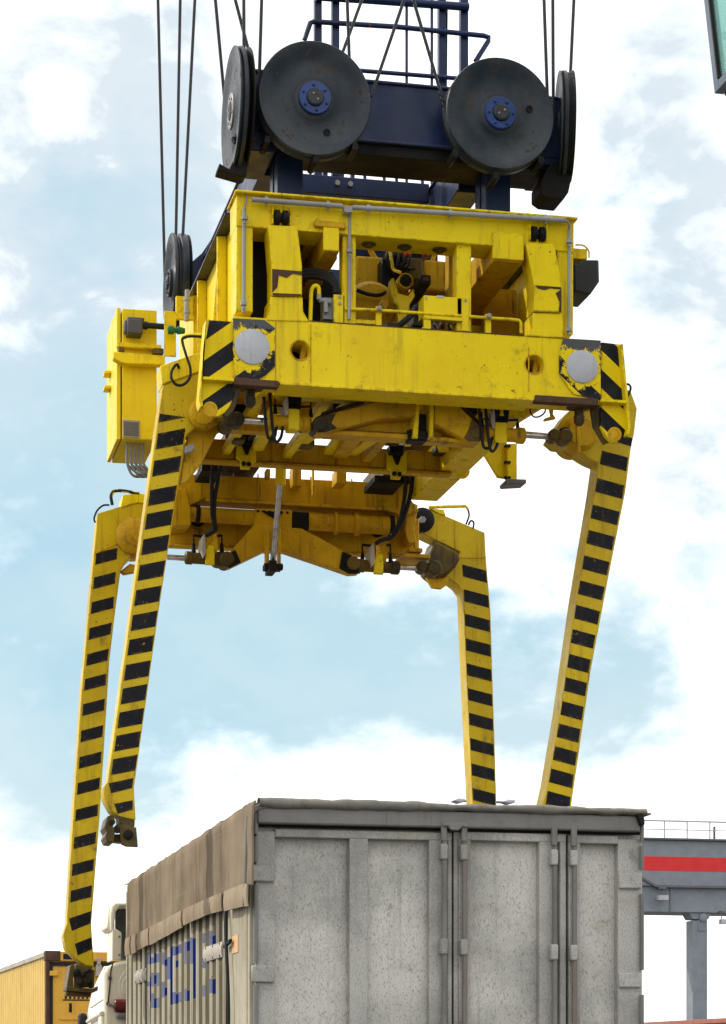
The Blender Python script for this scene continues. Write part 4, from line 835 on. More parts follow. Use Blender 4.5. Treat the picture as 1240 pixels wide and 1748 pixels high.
part('piston_rod', MB().cyl(P(478, 826, 18.1), P(466, 962, 18.45), 0.024, 18), 'chrome', cvx, bevel=0)
part('rod_clevis', MB().pbox(460, 956, 473, 975, 18.35, 18.55).pbox(452, 962, 482, 972, 18.4, 18.5).cyl(P(451, 967, 18.42), P(483, 968, 18.42), 0.028, 14), 'dark', cvx, bevel=0.006)
c3 = actuator(316, 381, 943, 965, 286, 318, 951, None, [(385, 958, 0.06, 0.1), (372, 956, 0.06, 0.05)], YX - 0.06, 0, 0)
c4 = actuator(608, 682, 956, 979, 680, 718, 968, None, [(600, 965, 0.055, 0.1), (720, 969, 0.048, 0.07), (739, 972, 0.06, 0.09)], YX - 0.06, 0, 0)
for c_, u, dv in ((c3, 357, 0), (c4, 645, 16)):
    part('hose_pulley', MB().lathe([(0.06, -0.05), (0.10, -0.045), (0.07, -0.01), (0.07, 0.01), (0.10, 0.045), (0.06, 0.05)], P(u + 2, 931 + dv, YX - 0.06), (1, 0, 0), 24), 'yellow_shaded_greasy', c_, bevel=0)
    part('pulley_guard', MB().pprism([(u - 11, 915 + dv), (u - 7, 911 + dv), (u - 5, 920 + dv), (u - 5, 944 + dv), (u - 9, 952 + dv), (u - 13, 940 + dv)], YX - 0.16, YX + 0.05), 'strap', c_)
    part('pulley_strap', MB().pbox(u - 6, 930 + dv, u + 10, 964 + dv, YX - 0.14, YX - 0.11), 'yellow', c_)
    nb = MB()
    for q in (-26, 22):
        nb.cyl(P(u + q, 947 + dv, YX - 0.06), P(u + q, 928 + dv, YX - 0.06), 0.022, 10, 0.012).cyl(P(u + q, 930 + dv, YX - 0.06), P(u + q, 913 + dv, YX - 0.06), 0.007, 6)
        nb.bar(P(u + q, 914 + dv, YX - 0.06), P(u + q * 0.4, 916 + dv, YX - 0.06), 0.014, 0.02)
    part('grease_nipple', nb, 'dark', c_, bevel=0)
hh = MB()
for k in (0, 1):
    hh.tube([P(363 + k * 12, 796, 18.3), P(362 + k * 10, 822, 18.3), P(362 + k * 5, 850, 18.35), P(363 + k * 3, 880, 18.45), P(368 + k, 904, 18.55)], 0.017, 8)
    hh.tube([P(693 + k * 12, 812, 18.3), P(692 + k * 10, 838, 18.3), P(688 + k * 7, 868, 18.35), P(680 + k * 4, 896, 18.45), P(668 + k * 2, 916, 18.5), P(652, 922, 18.55), P(642, 928, 18.6)], 0.017, 8)
hh.tube([P(368, 904, 18.55), P(360, 908, 18.58), P(352, 914, 18.62)], 0.022, 8)
part('hydraulic_hose', hh, 'rubber', S, bevel=0)
hf = MB()
for u, v in ((364, 800), (375, 800), (694, 815), (705, 815)): hf.cyl(P(u, v, 18.3), P(u - 0.5, v + 18, 18.3), 0.012, 8)
part('hose_fitting', hf, 'conduit', S, bevel=0)
# upper rear frame seen between the beams
part('rear_rail', MB().pbox(340, 740, 352, 800, 18.4, 18.5).pbox(455, 800, 462, 815, 18.6, 18.7).pbox(500, 796, 515, 830, 18.6, 18.75).pbox(575, 800, 592, 825, 18.5, 18.7).pbox(534, 800, 537, 845, 18.4, 18.45), 'yellow_shaded_greasy', S)
part('slide_rail', MB().pbox(385, 738, 470, 758, 17.9, 19.2).pbox(690, 742, 772, 775, 17.9, 19.4), 'oily', S)
part('slide_rail', MB().pbox(345, 792, 380, 804, 18.3, 18.7).pbox(640, 812, 690, 824, 18.3, 18.7), 'dark', S)
# right hand gauge bracket and lifting eye
gb = part('gauge_bracket', MB().pprism([(822, 769), (838, 757), (866, 753), (866, 817), (850, 815)], 17.4, 17.43), 'yellow', S)
part('gauge_strip', MB().pprism([(866, 757), (883, 757), (883, 824), (866, 824)], 17.36, 17.42), 'yellow', gb)
part('gauge_foot', MB().pprism([(862, 822), (866, 817), (899, 818), (899, 825), (864, 827)], 17.30, 17.46), 'gantry_dark', gb)
gbb = MB()
for v in (762, 790, 816): gbb.lathe([(0.014, 0), (0.014, -0.02)], P(863, v, 17.36), (0, 1, 0), 8).lathe([(0.012, 0), (0.012, -0.015)], P(869, v, 17.36), (0, 1, 0), 8)
part('bolt', gbb, 'dark', gb, bevel=0)
part('lifting_eye', MB().lathe([(0.055, -0.012), (0.055, 0.012), (0.022, 0.012), (0.022, -0.012), (0.055, -0.012)], P(790, 805, 17.6), (0, 1, 0), 20), 'yellow', S, bevel=0)
# far right pivot bearing block
part('pivot_block', MB().pprism([(698, 855), (714, 862), (708, 905), (712, 925), (698, 928), (690, 905)], YX + 0.1, YX + 0.5), 'yellow_shaded_greasy', S)
part('pivot_block', MB().pprism([(282, 830), (318, 835), (326, 868), (326, 896), (296, 898), (282, 880)], YX - 0.05, YX + 0.4), 'yellow_shaded_greasy', S)
part('sensor_bracket', MB().pbox(699, 935, 722, 942, YX - 0.1, YX + 0.2).pbox(708, 925, 714, 940, YX, YX + 0.05).pbox(688, 945, 735, 952, YX - 0.1, YX + 0.3), 'yellow_shaded_greasy', S)
part('sensor_bracket', MB().pprism([(938, 690), (948, 690), (944, 706), (950, 714), (930, 718), (930, 714), (942, 710)], YF + 0.4, YF + 0.44), 'yellow_shaded_greasy', S)
part('sensor_wire', MB().tube([P(912, 694, YF + 0.4), P(905, 700, YF + 0.4), P(911, 711, YF + 0.4), P(921, 711, YF + 0.4), P(930, 704, YF + 0.4), P(932, 694, YF + 0.4)], 0.006), 'rubber', S, bevel=0)

# ================================================================== HEADBLOCK
HB = P(690, 262, 15.8); HB.y = 17.2
head = root('lifting_headblock', HB, 'dark navy hoist headblock with big rope sheaves standing on the yellow spreader', 'headblock')
H = head
YH = 15.76
zh0 = P(690, 246, YH).z; zh1 = P(690, 146, YH).z
xh0 = P(430, 200, YH).x; xh1 = P(948, 200, YH).x
part('front_girder', MB().box(xh0, xh1, YH, YH + 0.46, zh0, zh1).box(xh0 - 0.02, xh1 + 0.02, YH - 0.02, YH + 0.48, zh0 - 0.012, zh0 + 0.008).box(xh0 - 0.02, xh1 + 0.02, YH - 0.02, YH + 0.48, zh1 - 0.006, zh1 + 0.014), 'navy', H)
part('under_box', MB().box(xh0 + 0.05, xh1 - 0.05, YH + 0.02, YH + 0.40, zh0 - 0.09, zh0 - 0.012), 'dark', H)  # near-black colour stands for the shade under the navy girder
# side girders, rear girders
xa = P(461, 225, 15.9).x; xb = P(803, 262, 15.9).x
za, zb_ = P(461, 266, 15.9).z, P(461, 188, 15.9).z
for x0 in (xa, xb):
    part('side_girder', MB().box(x0, x0 + 0.16, YH + 0.46, 18.95, za, zb_ - 0.02).box(x0 - 0.015, x0 + 0.175, YH + 0.46, 18.95, zb_ - 0.02, zb_).box(x0 - 0.015, x0 + 0.175, YH + 0.46, 18.95, za - 0.015, za), 'navy', H)
part('cross_girder', MB().box(xa + 0.17, xb - 0.02, 17.0, 17.2, P(640, 338, 17.0).z, P(640, 306, 17.0).z), 'navy', H)
part('girder_bolt', MB().lathe([(0.02, 0), (0.02, -0.02)], P(576, 313, 17.0), (0, 1, 0), 8).lathe([(0.02, 0), (0.02, -0.02)], P(598, 315, 17.0), (0, 1, 0), 8), 'conduit', H, bevel=0)
part('rear_girder', MB().pbox(318, 446, 352, 505, 19.1, 19.4).box(xa - 0.02, xb + 0.6, 18.96, 19.3, za, zb_), 'navy', H)
# legs down to the spreader
for q in ((474, 254, 518, 338), (830, 285, 872, 363)):
    part('headblock_leg', MB().pbox(*q, YH + 0.06, YH + 0.36).pbox(q[0] - 4, q[3] - 4, q[2] + 4, q[3], YH + 0.02, YH + 0.40), 'navy', H)
part('leg_brace', MB().pbox(466, 258, 474, 336, YH + 0.20, YH + 0.23).pbox(819, 290, 829, 360, YH + 0.20, YH + 0.23), 'navy', H, bevel=0.003)
part('deck_grating', MB().box(xa + 0.2, xb - 0.1, 17.2, 18.9, P(640, 330, 17.2).z - 0.02, P(640, 330, 17.2).z), 'navy', H, bevel=0) if False else None
# sheaves: built once, copied
def make_sheave(origin, axis, R, W, flip=1):
    """disc whose visible face looks along -axis"""
    ax = V(axis)
    prof = [(0.02, 0.02), (R * 0.32, 0.02), (R * 0.36, 0.034), (R * 0.42, 0.052), (R * 0.76, 0.040), (R * 0.86, 0.010), (R * 0.985, 0.0), (R, 0.008), (R, 0.026), (R * 0.93, 0.045),
            (R * 0.93, 0.055), (R, 0.072), (R, W - 0.008), (R * 0.985, W), (R * 0.5, W), (0.02, W)]
    o = part('rope_sheave', MB().lathe(prof, origin, ax, 72), 'sheave', H, origin=origin, bevel=0, angle=50)
    hb = part('hub_flange', MB().lathe([(R * 0.285, 0.02), (R * 0.285, -0.004), (R * 0.275, -0.010), (R * 0.16, -0.010), (R * 0.155, 0.0), (0.01, 0.0)], origin, ax, 40), 'hub_blue', o, bevel=0, angle=25)
    x = ax.cross(V((0, 0, 1))).normalized(); y = ax.cross(x)
    bb = MB()
    for k in range(6):
        t = k * math.pi / 3 + 0.4; bb.lathe([(R * 0.026, 0), (R * 0.026, -0.010), (R * 0.015, -0.014)], V(origin) + (x * math.cos(t) + y * math.sin(t)) * R * 0.22 + ax * (-0.010), ax, 6)
    part('hub_bolt', bb, 'hub_blue', o, bevel=0)
    part('axle_cap', MB().lathe([(R * 0.145, 0.01), (R * 0.145, -0.022), (R * 0.12, -0.030), (0.005, -0.030)], origin, ax, 28), 'sheave', o, bevel=0, angle=25)
    cb_ = MB()
    for t in (0.9, 4.0): cb_.lathe([(R * 0.02, 0), (R * 0.018, -0.008)], V(origin) + (x * math.cos(t) + y * math.sin(t)) * R * 0.06 + ax * (-0.030), ax, 8)
    part('cap_bolt', cb_, 'strap', o, bevel=0)
    part('inspection_hole', MB().lathe([(R * 0.062, 0.03), (R * 0.062, -0.002), (R * 0.05, -0.002), (R * 0.05, 0.004), (0.002, 0.004)], V(origin) + x * (R * 0.26 * flip) - V((0, 0, 0.54 * R)) + ax * 0.040, ax, 18), 'dark', o, bevel=0)
    return o
RS = 97 * 15.6 / CA / F * 1.0
c0 = P(538, 167, 15.5)
s1 = make_sheave(c0, (0, 1, 0), RS, 0.13, 0.9)
s2 = copy_part(s1, H, P(855, 193, 15.5)); s2.rotation_euler = (0, math.radians(-83), 0)
s2.scale = (0.99, 1, 0.99)
cs = P(394, 190, 15.75)
s3 = copy_part(s1, H, cs); s3.rotation_euler = (0, 0, math.radians(-90)); s3.scale = (1.07, 0.45, 1.07)
s4 = copy_part(s1, H, P(289, 483, 18.95)); s4.rotation_euler = (0, 0, math.radians(-90)); s4.scale = (1.0, 0.9, 1.0)
s5 = copy_part(s1, H, P(952, 218, 15.80)); s5.rotation_euler = (0, 0, math.radians(-102.5)); s5.scale = (0.96, 0.4, 0.96)
for o_ in (s3, s4, s5):
    for ch in o_.children:
        if ch.name.startswith(('hub_flange', 'hub_bolt')):
            ch.material_slots[0].link = 'OBJECT'; ch.material_slots[0].material = M['conduit'] if o_ is s3 else M['sheave']
# second discs of the double sheaves, brackets and guards
for u, v, Y, r, ax_ in ((400, 189, 15.76, 1.05, (1, 0, 0)), (302, 481, 18.98, 0.95, (1, 0, 0)), (957, 217, 15.80, 0.95, (0.976, -0.2164, 0))):
    c = P(u, v, Y)
    part('sheave_rim', MB().lathe([(0.1, 0), (RS * 0.95, 0), (RS * r, 0.01), (RS * r, 0.02), (RS * 0.92, 0.04), (RS * 0.92, 0.05), (RS * r, 0.07), (RS * r, 0.08), (0.1, 0.085)], c, ax_, 56), 'dark', H, bevel=0, angle=25)
part('sheave_bracket', MB().pbox(424, 140, 470, 258, YH - 0.02, YH + 0.5), 'navy', H)
part('sheave_bracket', MB().pbox(930, 165, 962, 282, YH - 0.01, YH + 0.5), 'navy', H)
part('sheave_bracket', MB().prism([P(312, 446, 18.9), P(330, 445, 18.9), P(345, 432, 18.9), P(380, 380, 18.9), P(380, 420, 18.9), P(330, 500, 18.9), P(312, 502, 18.9)], (0, 0.3, 0)), 'navy', H)
part('rope_guard', MB().pprism([(401, 226), (424, 226), (424, 262), (421, 300), (414, 302), (372, 290), (375, 278), (392, 288), (403, 262)], 15.66, 15.80).pprism([(396, 232), (440, 235), (440, 242), (402, 242)], 15.6, 15.66), 'dark', H, bevel=0.008)
part('rope_guard', MB().pprism([(944, 275), (979, 273), (977, 300), (971, 328), (962, 341), (934, 338), (923, 330), (923, 310), (934, 290)], 15.72, 15.95).pprism([(958, 272), (980, 271), (979, 284), (958, 284)], 15.68, 15.72), 'dark', H, bevel=0.008)
lg = MB()
for u, v in ((457, 238), (540, 272), (607, 250), (778, 262), (848, 300), (925, 273)):
    lg.pprism([(u - 4, v - 8), (u + 4, v - 6), (u + 6, v + 4), (u, v + 8), (u - 6, v + 4)], 15.50, 15.70)
part('guard_lug', lg, 'dark', H, bevel=0.006)
# platform railing and mast standing behind the front girder
YR = 17.0
zr = zb_
pm = part('railing', MB().tube([P(520, 68, YR), P(530, 39, YR), P(536, 37, YR), P(680, 46, YR), P(826, 61, YR), P(835, 64, YR), P(834, 70, YR), P(812, 105, YR)], 0.019, 10, 5, smooth=False)
     .tube([P(560, 116, YR), P(627, 121.5, YR), P(790, 134.5, YR)], 0.016, 10, smooth=False).tube([P(540, -6, YR), P(621, -1, YR), P(800, 12, YR)], 0.030, 10, smooth=False), 'navy', H, bevel=0)
for q in ((538, 550), (568, 580), (750, 762), (787, 800)):
    part('mast_post', MB().pbox(q[0], -420, q[1], 300, YR + 0.03, YR + 0.09), 'navy', H, bevel=0.004)
rs = MB()
for u in (694.5, 737.5): rs.cyl(P(u, 0 - 30, YR + 0.02), P(u, 330, YR + 0.02), 0.011, 8)
for u in (622, 655, 676, 720): rs.cyl(P(u, 285, 17.6), P(u + 4, 350, 17.6), 0.013, 8)
rs.cyl(P(763, 5, YR + 0.1), P(760, 300, YR + 0.1), 0.009, 8)
part('railing_bar', rs, 'navy', H, bevel=0)
part('lower_rail', MB().cyl(P(520, 288, 17.6), P(790, 306, 17.6), 0.016, 8).pbox(552, 285, 560, 312, 17.3, 17.4).pbox(578, 286, 588, 312, 17.2, 17.3).pbox(600, 286, 606, 306, 17.3, 17.35), 'navy', H, bevel=0.002)

# ================================================================== WIRE ROPES
ropes = [
    ((270, 0), (282, 484), 19.3, 'leftmost steel rope dropping to the far left sheave, outermost in the photo'),
    ((308, 0), (300, 440), 19.05, 'middle of the three steel ropes running to the far left sheave'),
    ((333, 0), (309, 470), 18.75, 'right of the three steel ropes running to the far left sheave'),
    ((368, 0), (386, 195), 16.12, 'steel rope meeting the outer face of the near left side sheave'),
    ((416.5, 0), (417, 150), 15.75, 'vertical steel rope onto the grooved rim of the near left side sheave'),
    ((402, 0), (444, 160), 15.9, 'slanting steel rope crossing behind the upright ropes at the near left side sheave'),
    ((447, 0), (442, 165), 15.6, 'upright steel rope at the left rim of the left front sheave'),
    ((593, 0), (598, 140), 15.62, 'steel rope going straight up from the top right of the left front sheave'),
    ((618, 0), (574, 120), 15.9, 'short slanting steel rope passing behind the left front sheave'),
    ((690, 0), (634, 165), 15.56, 'slanting steel rope rising from the right rim of the left front sheave'),
    ((706, 0), (762, 190), 15.56, 'slanting steel rope rising from the left rim of the right front sheave'),
    ((929, 0), (935, 175), 15.6, 'upright steel rope at the right rim of the right front sheave'),
    ((944, 0), (945, 215), 15.62, 'upright steel rope between the right front sheave and the right side sheave'),
    ((980, 0), (973, 150), 15.9, 'rightmost steel rope, running onto the rim of the right side sheave'),
]
for (a, b_, Y, lab) in ropes:
    p1 = P(b_[0], b_[1], Y); p0 = P(a[0], a[1], Y); top = p1 + (p0 - p1) * ((p1 - p0).length and (6.0 / (p0 - p1).length))
    rp_ = root('wire_rope', p1, lab, 'wire rope', 'hoist ropes above the headblock') if False else None
    o = part('wire_rope', MB().tube([p1, top], 0.0115 if Y < 17 else 0.0125, 8, smooth=False), 'rope', None, origin=p1, bevel=0)
    o['label'] = lab; o['category'] = 'wire rope'; o['group'] = 'hoist ropes above the headblock'

# ================================================================== BULK TRAILER
YT = 14.40
xs = P(432, 1500, YT).x; xr = P(1100, 1560, YT).x
ztop = P(765, 1384, YT).z
yfar = PX(218, 1600, xs).y
TB = V(((xs + xr) / 2, (YT + yfar) / 2, 0))
trailer = root('bulk_trailer', TB, 'grey galvanised box trailer with brown tarpaulin cover and ribbed side', 'trailer')
T = trailer
zbot = 1.15
tb_ = part('body_shell', MB().box(xs + 0.03, xr - 0.02, YT + 0.10, yfar, zbot, ztop - 0.02), 'valley', T)
rear = part('rear_wall', MB().box(xs + 0.005, xr - 0.005, YT + 0.07, YT + 0.12, zbot, P(765, 1416, YT).z), 'galv_panel', T, bevel=0.003)
part('header_rail', MB().pbox(440, 1385, 1094, 1412.5, YT - 0.05, YT + 0.12), 'galv_dark', T, bevel=0.012)
def vz(v, u): return v
def post(u0, u1, v0=1434, Y0=YT, m='galv', name='door_stile', par=None, depth=0.075):
    z1 = P((u0 + u1) / 2, v0, Y0).z; a, c = P(u0, 1560, Y0).x, P(u1, 1560, Y0).x
    return part(name, MB().box(a, c, Y0, Y0 + depth, zbot, z1), m, par or rear, bevel=0.008)
for u0, u1, v0 in ((436, 470, 1418), (597, 629, 1426), (733, 756, 1426), (783, 804, 1429), (921, 944, 1430), (956, 967, 1430), (971, 991, 1431), (1055, 1097, 1432)):
    post(u0, u1, v0)
post(764.5, 772, 1427); post(775, 783, 1428)
part('door_top_rail', MB().pbox(470, 1418, 772, 1432, YT - 0.003, YT + 0.075).pbox(775, 1421.5, 967, 1436, YT - 0.003, YT + 0.075).pbox(971, 1426, 1056, 1440, YT - 0.003, YT + 0.075), 'galv', rear, bevel=0.006)
part('door_gap', MB().pbox(440, 1412, 1094, 1418, YT + 0.02, YT + 0.04), 'dark', rear, bevel=0)
wd = MB()
for u in (592, 731.5, 919, 1050):
    for k in range(7):
        v = 1450 + k * 46; wd.pbox(u + 0.8, v, u + 2.8, v + 26, YT + 0.045, YT + 0.072)
part('weld_strip', wd, 'galv', rear, bevel=0.003)
for u, rv in ((759, 0), (793.5, 1), (947.5, 8), (981, 9)):
    a = P(u, 1412 + rv, YT - 0.035); 
    lr = part('locking_rod', MB().cyl((a.x, a.y, zbot), (a.x, a.y, a.z), 0.017, 14), 'rod_rust' if rv in (1, 9) else 'galv_dark', T, bevel=0)
    gk = MB()
    for v in (1440, 1602): gk.pbox(u - 6, v + rv * 1.2, u + 6.5, v + 27 + rv * 1.2, YT - 0.062, YT)
    part('rod_guide', gk, 'galv', lr, bevel=0.01)
    gd_ = MB().pbox(u - 5, 1403 + rv, u + 5, 1436 + rv, YT - 0.058, YT - 0.03)
    part('rod_cam', gd_, 'galv_dark', lr, bevel=0.008)
part('latch_keeper', MB().pprism([(757, 1404), (766, 1402), (792, 1404), (800, 1406), (800, 1413), (790, 1411), (784, 1418), (770, 1417), (765, 1410), (757, 1411)], YT - 0.075, YT - 0.05), 'galv_dark', T, bevel=0.008)
hn = MB()
for (u0, u1, v0, v1) in ((431, 469, 1476, 1505), (430, 469, 1648, 1677), (1057, 1096, 1490, 1517), (1057, 1096, 1660, 1686)):
    hn.pbox(u0, v0, u1, v1, YT - 0.028, YT)
part('hinge_plate', hn, 'galv', T, bevel=0.01)
hp_ = MB()
for z0, z1 in ((1380, 1424), (1428, 1472), (1510, 1644), (1682, 1748)):
    a = P(437, z0, YT - 0.02); c = P(437, z1, YT - 0.02); hp_.cyl(a, (a.x, a.y, c.z), 0.016, 12)
    a = P(1096, z0 + 16, YT - 0.02); c = P(1096, z1 + 12, YT - 0.02); hp_.cyl(a, (a.x, a.y, c.z), 0.014, 12)
part('hinge_pin', hp_, 'galv_dark', T, bevel=0)
# ribbed left side with broken blue lettering
sc5 = 5.167
ribs = [65, 105, 145, 185, 228, 265, 312, 358, 408, 455, 507, 555, 608, 660, 718, 780, 838, 897]
blue = {(228, 265): [(370, 445), (550, 770)], (265, 312): [(350, 430), (540, 615), (745, 830)], (358, 408): [(400, 460), (650, 720)], (408, 455): [(290, 800)],
        (455, 507): [(285, 360), (410, 470), (705, 790)], (555, 608): [(240, 325), (675, 765)], (608, 660): [(215, 745)], (780, 838): [(190, 280), (575, 705)]}
ribblue = {228: [(340, 445), (600, 640)], 265: [(385, 440), (520, 640), (700, 830)], 312: [(350, 430), (520, 640), (740, 830)], 358: [(340, 450), (600, 740)], 408: [(380, 580)], 455: [(285, 370), (690, 795)],
           507: [(270, 350), (690, 780)], 555: [(250, 445), (660, 770)], 608: [(210, 440)], 718: [(170, 260), (390, 480), (630, 730)], 780: [(150, 290), (570, 700)]}
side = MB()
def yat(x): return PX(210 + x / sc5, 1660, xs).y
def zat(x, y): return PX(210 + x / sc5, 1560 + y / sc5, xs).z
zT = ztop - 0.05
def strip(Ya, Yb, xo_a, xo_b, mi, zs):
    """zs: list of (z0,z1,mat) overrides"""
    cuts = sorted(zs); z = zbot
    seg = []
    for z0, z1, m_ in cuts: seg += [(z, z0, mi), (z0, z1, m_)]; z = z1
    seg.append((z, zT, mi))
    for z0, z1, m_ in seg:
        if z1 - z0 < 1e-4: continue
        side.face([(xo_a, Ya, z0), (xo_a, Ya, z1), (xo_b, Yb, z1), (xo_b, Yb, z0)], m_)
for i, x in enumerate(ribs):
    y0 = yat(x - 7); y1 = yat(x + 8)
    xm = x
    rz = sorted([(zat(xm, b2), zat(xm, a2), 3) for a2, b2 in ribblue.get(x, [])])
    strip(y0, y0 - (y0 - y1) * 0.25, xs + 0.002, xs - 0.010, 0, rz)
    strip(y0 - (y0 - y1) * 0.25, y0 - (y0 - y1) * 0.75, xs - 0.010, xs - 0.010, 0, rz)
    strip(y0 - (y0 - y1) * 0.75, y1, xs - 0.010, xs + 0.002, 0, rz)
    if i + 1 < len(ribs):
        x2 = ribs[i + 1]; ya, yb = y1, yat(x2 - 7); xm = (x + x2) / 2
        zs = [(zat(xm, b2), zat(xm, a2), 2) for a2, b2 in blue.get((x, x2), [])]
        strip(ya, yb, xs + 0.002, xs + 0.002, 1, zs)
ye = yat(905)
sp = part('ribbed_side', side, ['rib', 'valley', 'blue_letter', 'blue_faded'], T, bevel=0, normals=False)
y_a = yat(945); y_b = yat(1050); y_c = yat(1120)
part('side_post', MB().box(xs - 0.014, xs + 0.03, y_b + 0.01, y_a, zbot, zT).box(xs - 0.015, xs + 0.03, YT + 0.03, y_b, zbot, zT).box(xs - 0.022, xs - 0.015, y_c, y_c + 0.04, zbot, zT), 'rib', T, bevel=0.005)
part('front_post', MB().box(xs - 0.014, xs + 0.03, yat(50), yfar, zbot, zT), 'rib', T, bevel=0.005)
part('peach_plate', MB().box(xs - 0.019, xs - 0.014, PX(411, 1610, xs).y, PX(401, 1610, xs).y, PX(406, 1627, xs).z, PX(406, 1597, xs).z), 'sign', T, bevel=0.002)
for (u0, u1, v0, v1) in ((353, 384, 1612, 1638), (234, 253, 1655, 1677)):
    ya, yb = PX(u1, 1620, xs).y, PX(u0, 1620, xs).y
    z0, z1 = PX((u0 + u1) / 2, v1, xs).z, PX((u0 + u1) / 2, v0, xs).z
    hm = (z0 + z1) / 2
    hk = part('strap_plate', MB().prism([(xs - 0.015, ya, z1), (xs - 0.026, ya, hm + 0.02), (xs - 0.026, ya, hm - 0.02), (xs - 0.015, ya, z0), (xs - 0.011, ya, z0), (xs - 0.011, ya, z1)], (0, yb - ya, 0)), 'strap', T, bevel=0.002)
    rv = MB()
    for k in range(3):
        for zz in (z1 - 0.015, z0 + 0.015): rv.lathe([(0.011, 0.004), (0.009, -0.005)], (xs - 0.018, ya + (yb - ya) * (0.12 + 0.38 * k), zz), (1, 0, 0), 8)
    part('rivet', rv, 'dark', hk, bevel=0)
part('lashing_rope', MB().tube([PX(385, 1540, xs - 0.04), PX(386, 1600, xs - 0.05), PX(390, 1700, xs - 0.05), PX(390, 1790, xs - 0.05)], 0.012, 8).tube([PX(384, 1616, xs - 0.04), PX(394, 1606, xs - 0.04)], 0.014, 8), 'rubber', T, bevel=0)
# tarpaulin: side drape, hem, rear roll, roof
def grid(fn, nu, nv, thick):
    mb = MB()
    pts = [[V(fn(i / nu, j / nv)) for j in range(nv + 1)] for i in range(nu + 1)]
    vs = [p for r in pts for p in r]
    fs = [(i * (nv + 1) + j, (i + 1) * (nv + 1) + j, (i + 1) * (nv + 1) + j + 1, i * (nv + 1) + j + 1) for i in range(nu) for j in range(nv)]
    n0 = len(vs); vs += [p + V(thick) for p in vs]
    fs += [tuple(n0 + k for k in f[::-1]) for f in fs]
    ed = [(i * (nv + 1), 0) for i in range(0)]
    bd = [i * (nv + 1) for i in range(nu + 1)] + [nu * (nv + 1) + j for j in range(1, nv + 1)] + [i * (nv + 1) + nv for i in range(nu - 1, -1, -1)] + [j for j in range(nv - 1, 0, -1)]
    for a_, b2 in zip(bd, bd[1:] + bd[:1]): fs.append((a_, b2, n0 + b2, n0 + a_))
    return mb.add(vs, fs)
def wob(y, s): return math.sin(y * 5.1 + s) * 0.5 + math.sin(y * 11.7 + s * 2.3) * 0.3 + math.sin(y * 23.1 + s * 1.7) * 0.2
topt = [(217, 1515), (275, 1478), (330, 1443), (390, 1408), (434, 1379)]
hemt = [(217, 1604), (261, 1584), (317, 1554), (359, 1535), (420, 1510)]
bott = [(217, 1634), (261, 1612), (317, 1581), (359, 1562), (420, 1546)]
XTP = xs - 0.045
def side_fn(a, c):
    u = 217 + (430 - 217) * a
    y = PX(u, 1500, XTP).y
    zt2 = ztop + 0.012 + 0.010 * wob(y, 3); zb2 = PX(u, lerp(hemt, u), XTP).z
    z = zt2 + (zb2 - zt2) * c
    dx = 0.005 * wob(y * 0.8 + 0.1 * c, 1.0) * (0.35 + c) + 0.002 * math.sin(z * 21 + y * 2)
    if c == 0: dx = 0.02
    return (XTP + dx, y, z)
tp = part('tarpaulin', grid(side_fn, 90, 14, (0.012, 0, 0)), 'tarp', T, bevel=0, angle=60)
def roof_fn(a, c):
    y = YT - 0.02 + (yfar - YT) * a; x = XTP + 0.02 + (xr + 0.02 - XTP) * c
    return (x, y, ztop + 0.015 + 0.10 * math.sin(math.pi * c) ** 0.6 * math.sin(math.pi * min(1, a * 6) / 2) + 0.010 * wob(y * 2 + x, c * 5))
part('tarp_roof', grid(roof_fn, 40, 24, (0, 0, -0.012)), 'tarp', tp, bevel=0, angle=60)
# hem flaps with splits
segs = [(218, 226), (228, 236), (238, 258), (260, 314), (317, 383), (388, 427)]
for k, (u0, u1) in enumerate(segs):
    def hem_fn(a, c, u0=u0, u1=u1, k=k):
        u = u0 + (u1 - u0) * a; y = PX(u, 1500, XTP).y
        zt2 = PX(u, lerp(hemt, u) - 1.5, XTP).z; zb2 = PX(u, lerp(bott, u) + (1.2 if k % 2 else -0.8), XTP).z
        return (XTP - 0.020 - 0.006 * math.sin(c * 3.1) + 0.004 * wob(y * 1.4 + k, k) * (0.4 + c), y, zt2 + (zb2 - zt2) * c)
    part('tarp_hem', grid(hem_fn, 14, 5, (0.010, 0, 0)), 'tarp_hem', tp, bevel=0, angle=60)
# rear roll of canvas over the header
def roll_fn(a, t):
    u = 440 + (1098 - 440) * a
    k = 0.72 + 0.22 * wob(a * 3.2, 2.2) + 0.30 * math.exp(-((a - 0.16) / 0.22) ** 2)
    th = t * 2 * math.pi
    x = P(u, 1380, YT).x; zc = ztop + 0.028
    return (x, YT - 0.035 + 0.055 * math.sin(th), zc + 0.036 * k * math.cos(th) - 0.012 + 0.003 * wob(a * 9, 1.3) + 0.0012 * math.sin(a * 95 + th * 2))
part('tarp_roll', grid(roll_fn, 120, 14, (0, 0.001, 0)), 'canvas', tp, bevel=0, angle=70)
part('corner_flap', MB().pprism([(420, 1392), (433, 1376), (444, 1371), (470, 1366), (505, 1364), (512, 1372), (446, 1382), (436, 1386), (430, 1420), (426, 1500), (424, 1542), (415, 1546), (417, 1500)], YT - 0.06, YT - 0.02), 'canvas', tp, bevel=0.01)
part('corner_flap', MB().pprism([(1086, 1388), (1098, 1386), (1101, 1396), (1102, 1408), (1094, 1410), (1090, 1398)], YT - 0.08, YT + 0.05), 'dark', tp, bevel=0.01)
ey = MB()
for u, v in ((450, 1369), (463, 1369.5), (473, 1366), (495, 1366)):
    ey.lathe([(0.014, 0.004), (0.014, -0.006), (0.006, -0.006), (0.006, 0.004)], P(u, v, YT - 0.062), (0, 1, 0), 12)
part('eyelet', ey, 'disc', tp, bevel=0)
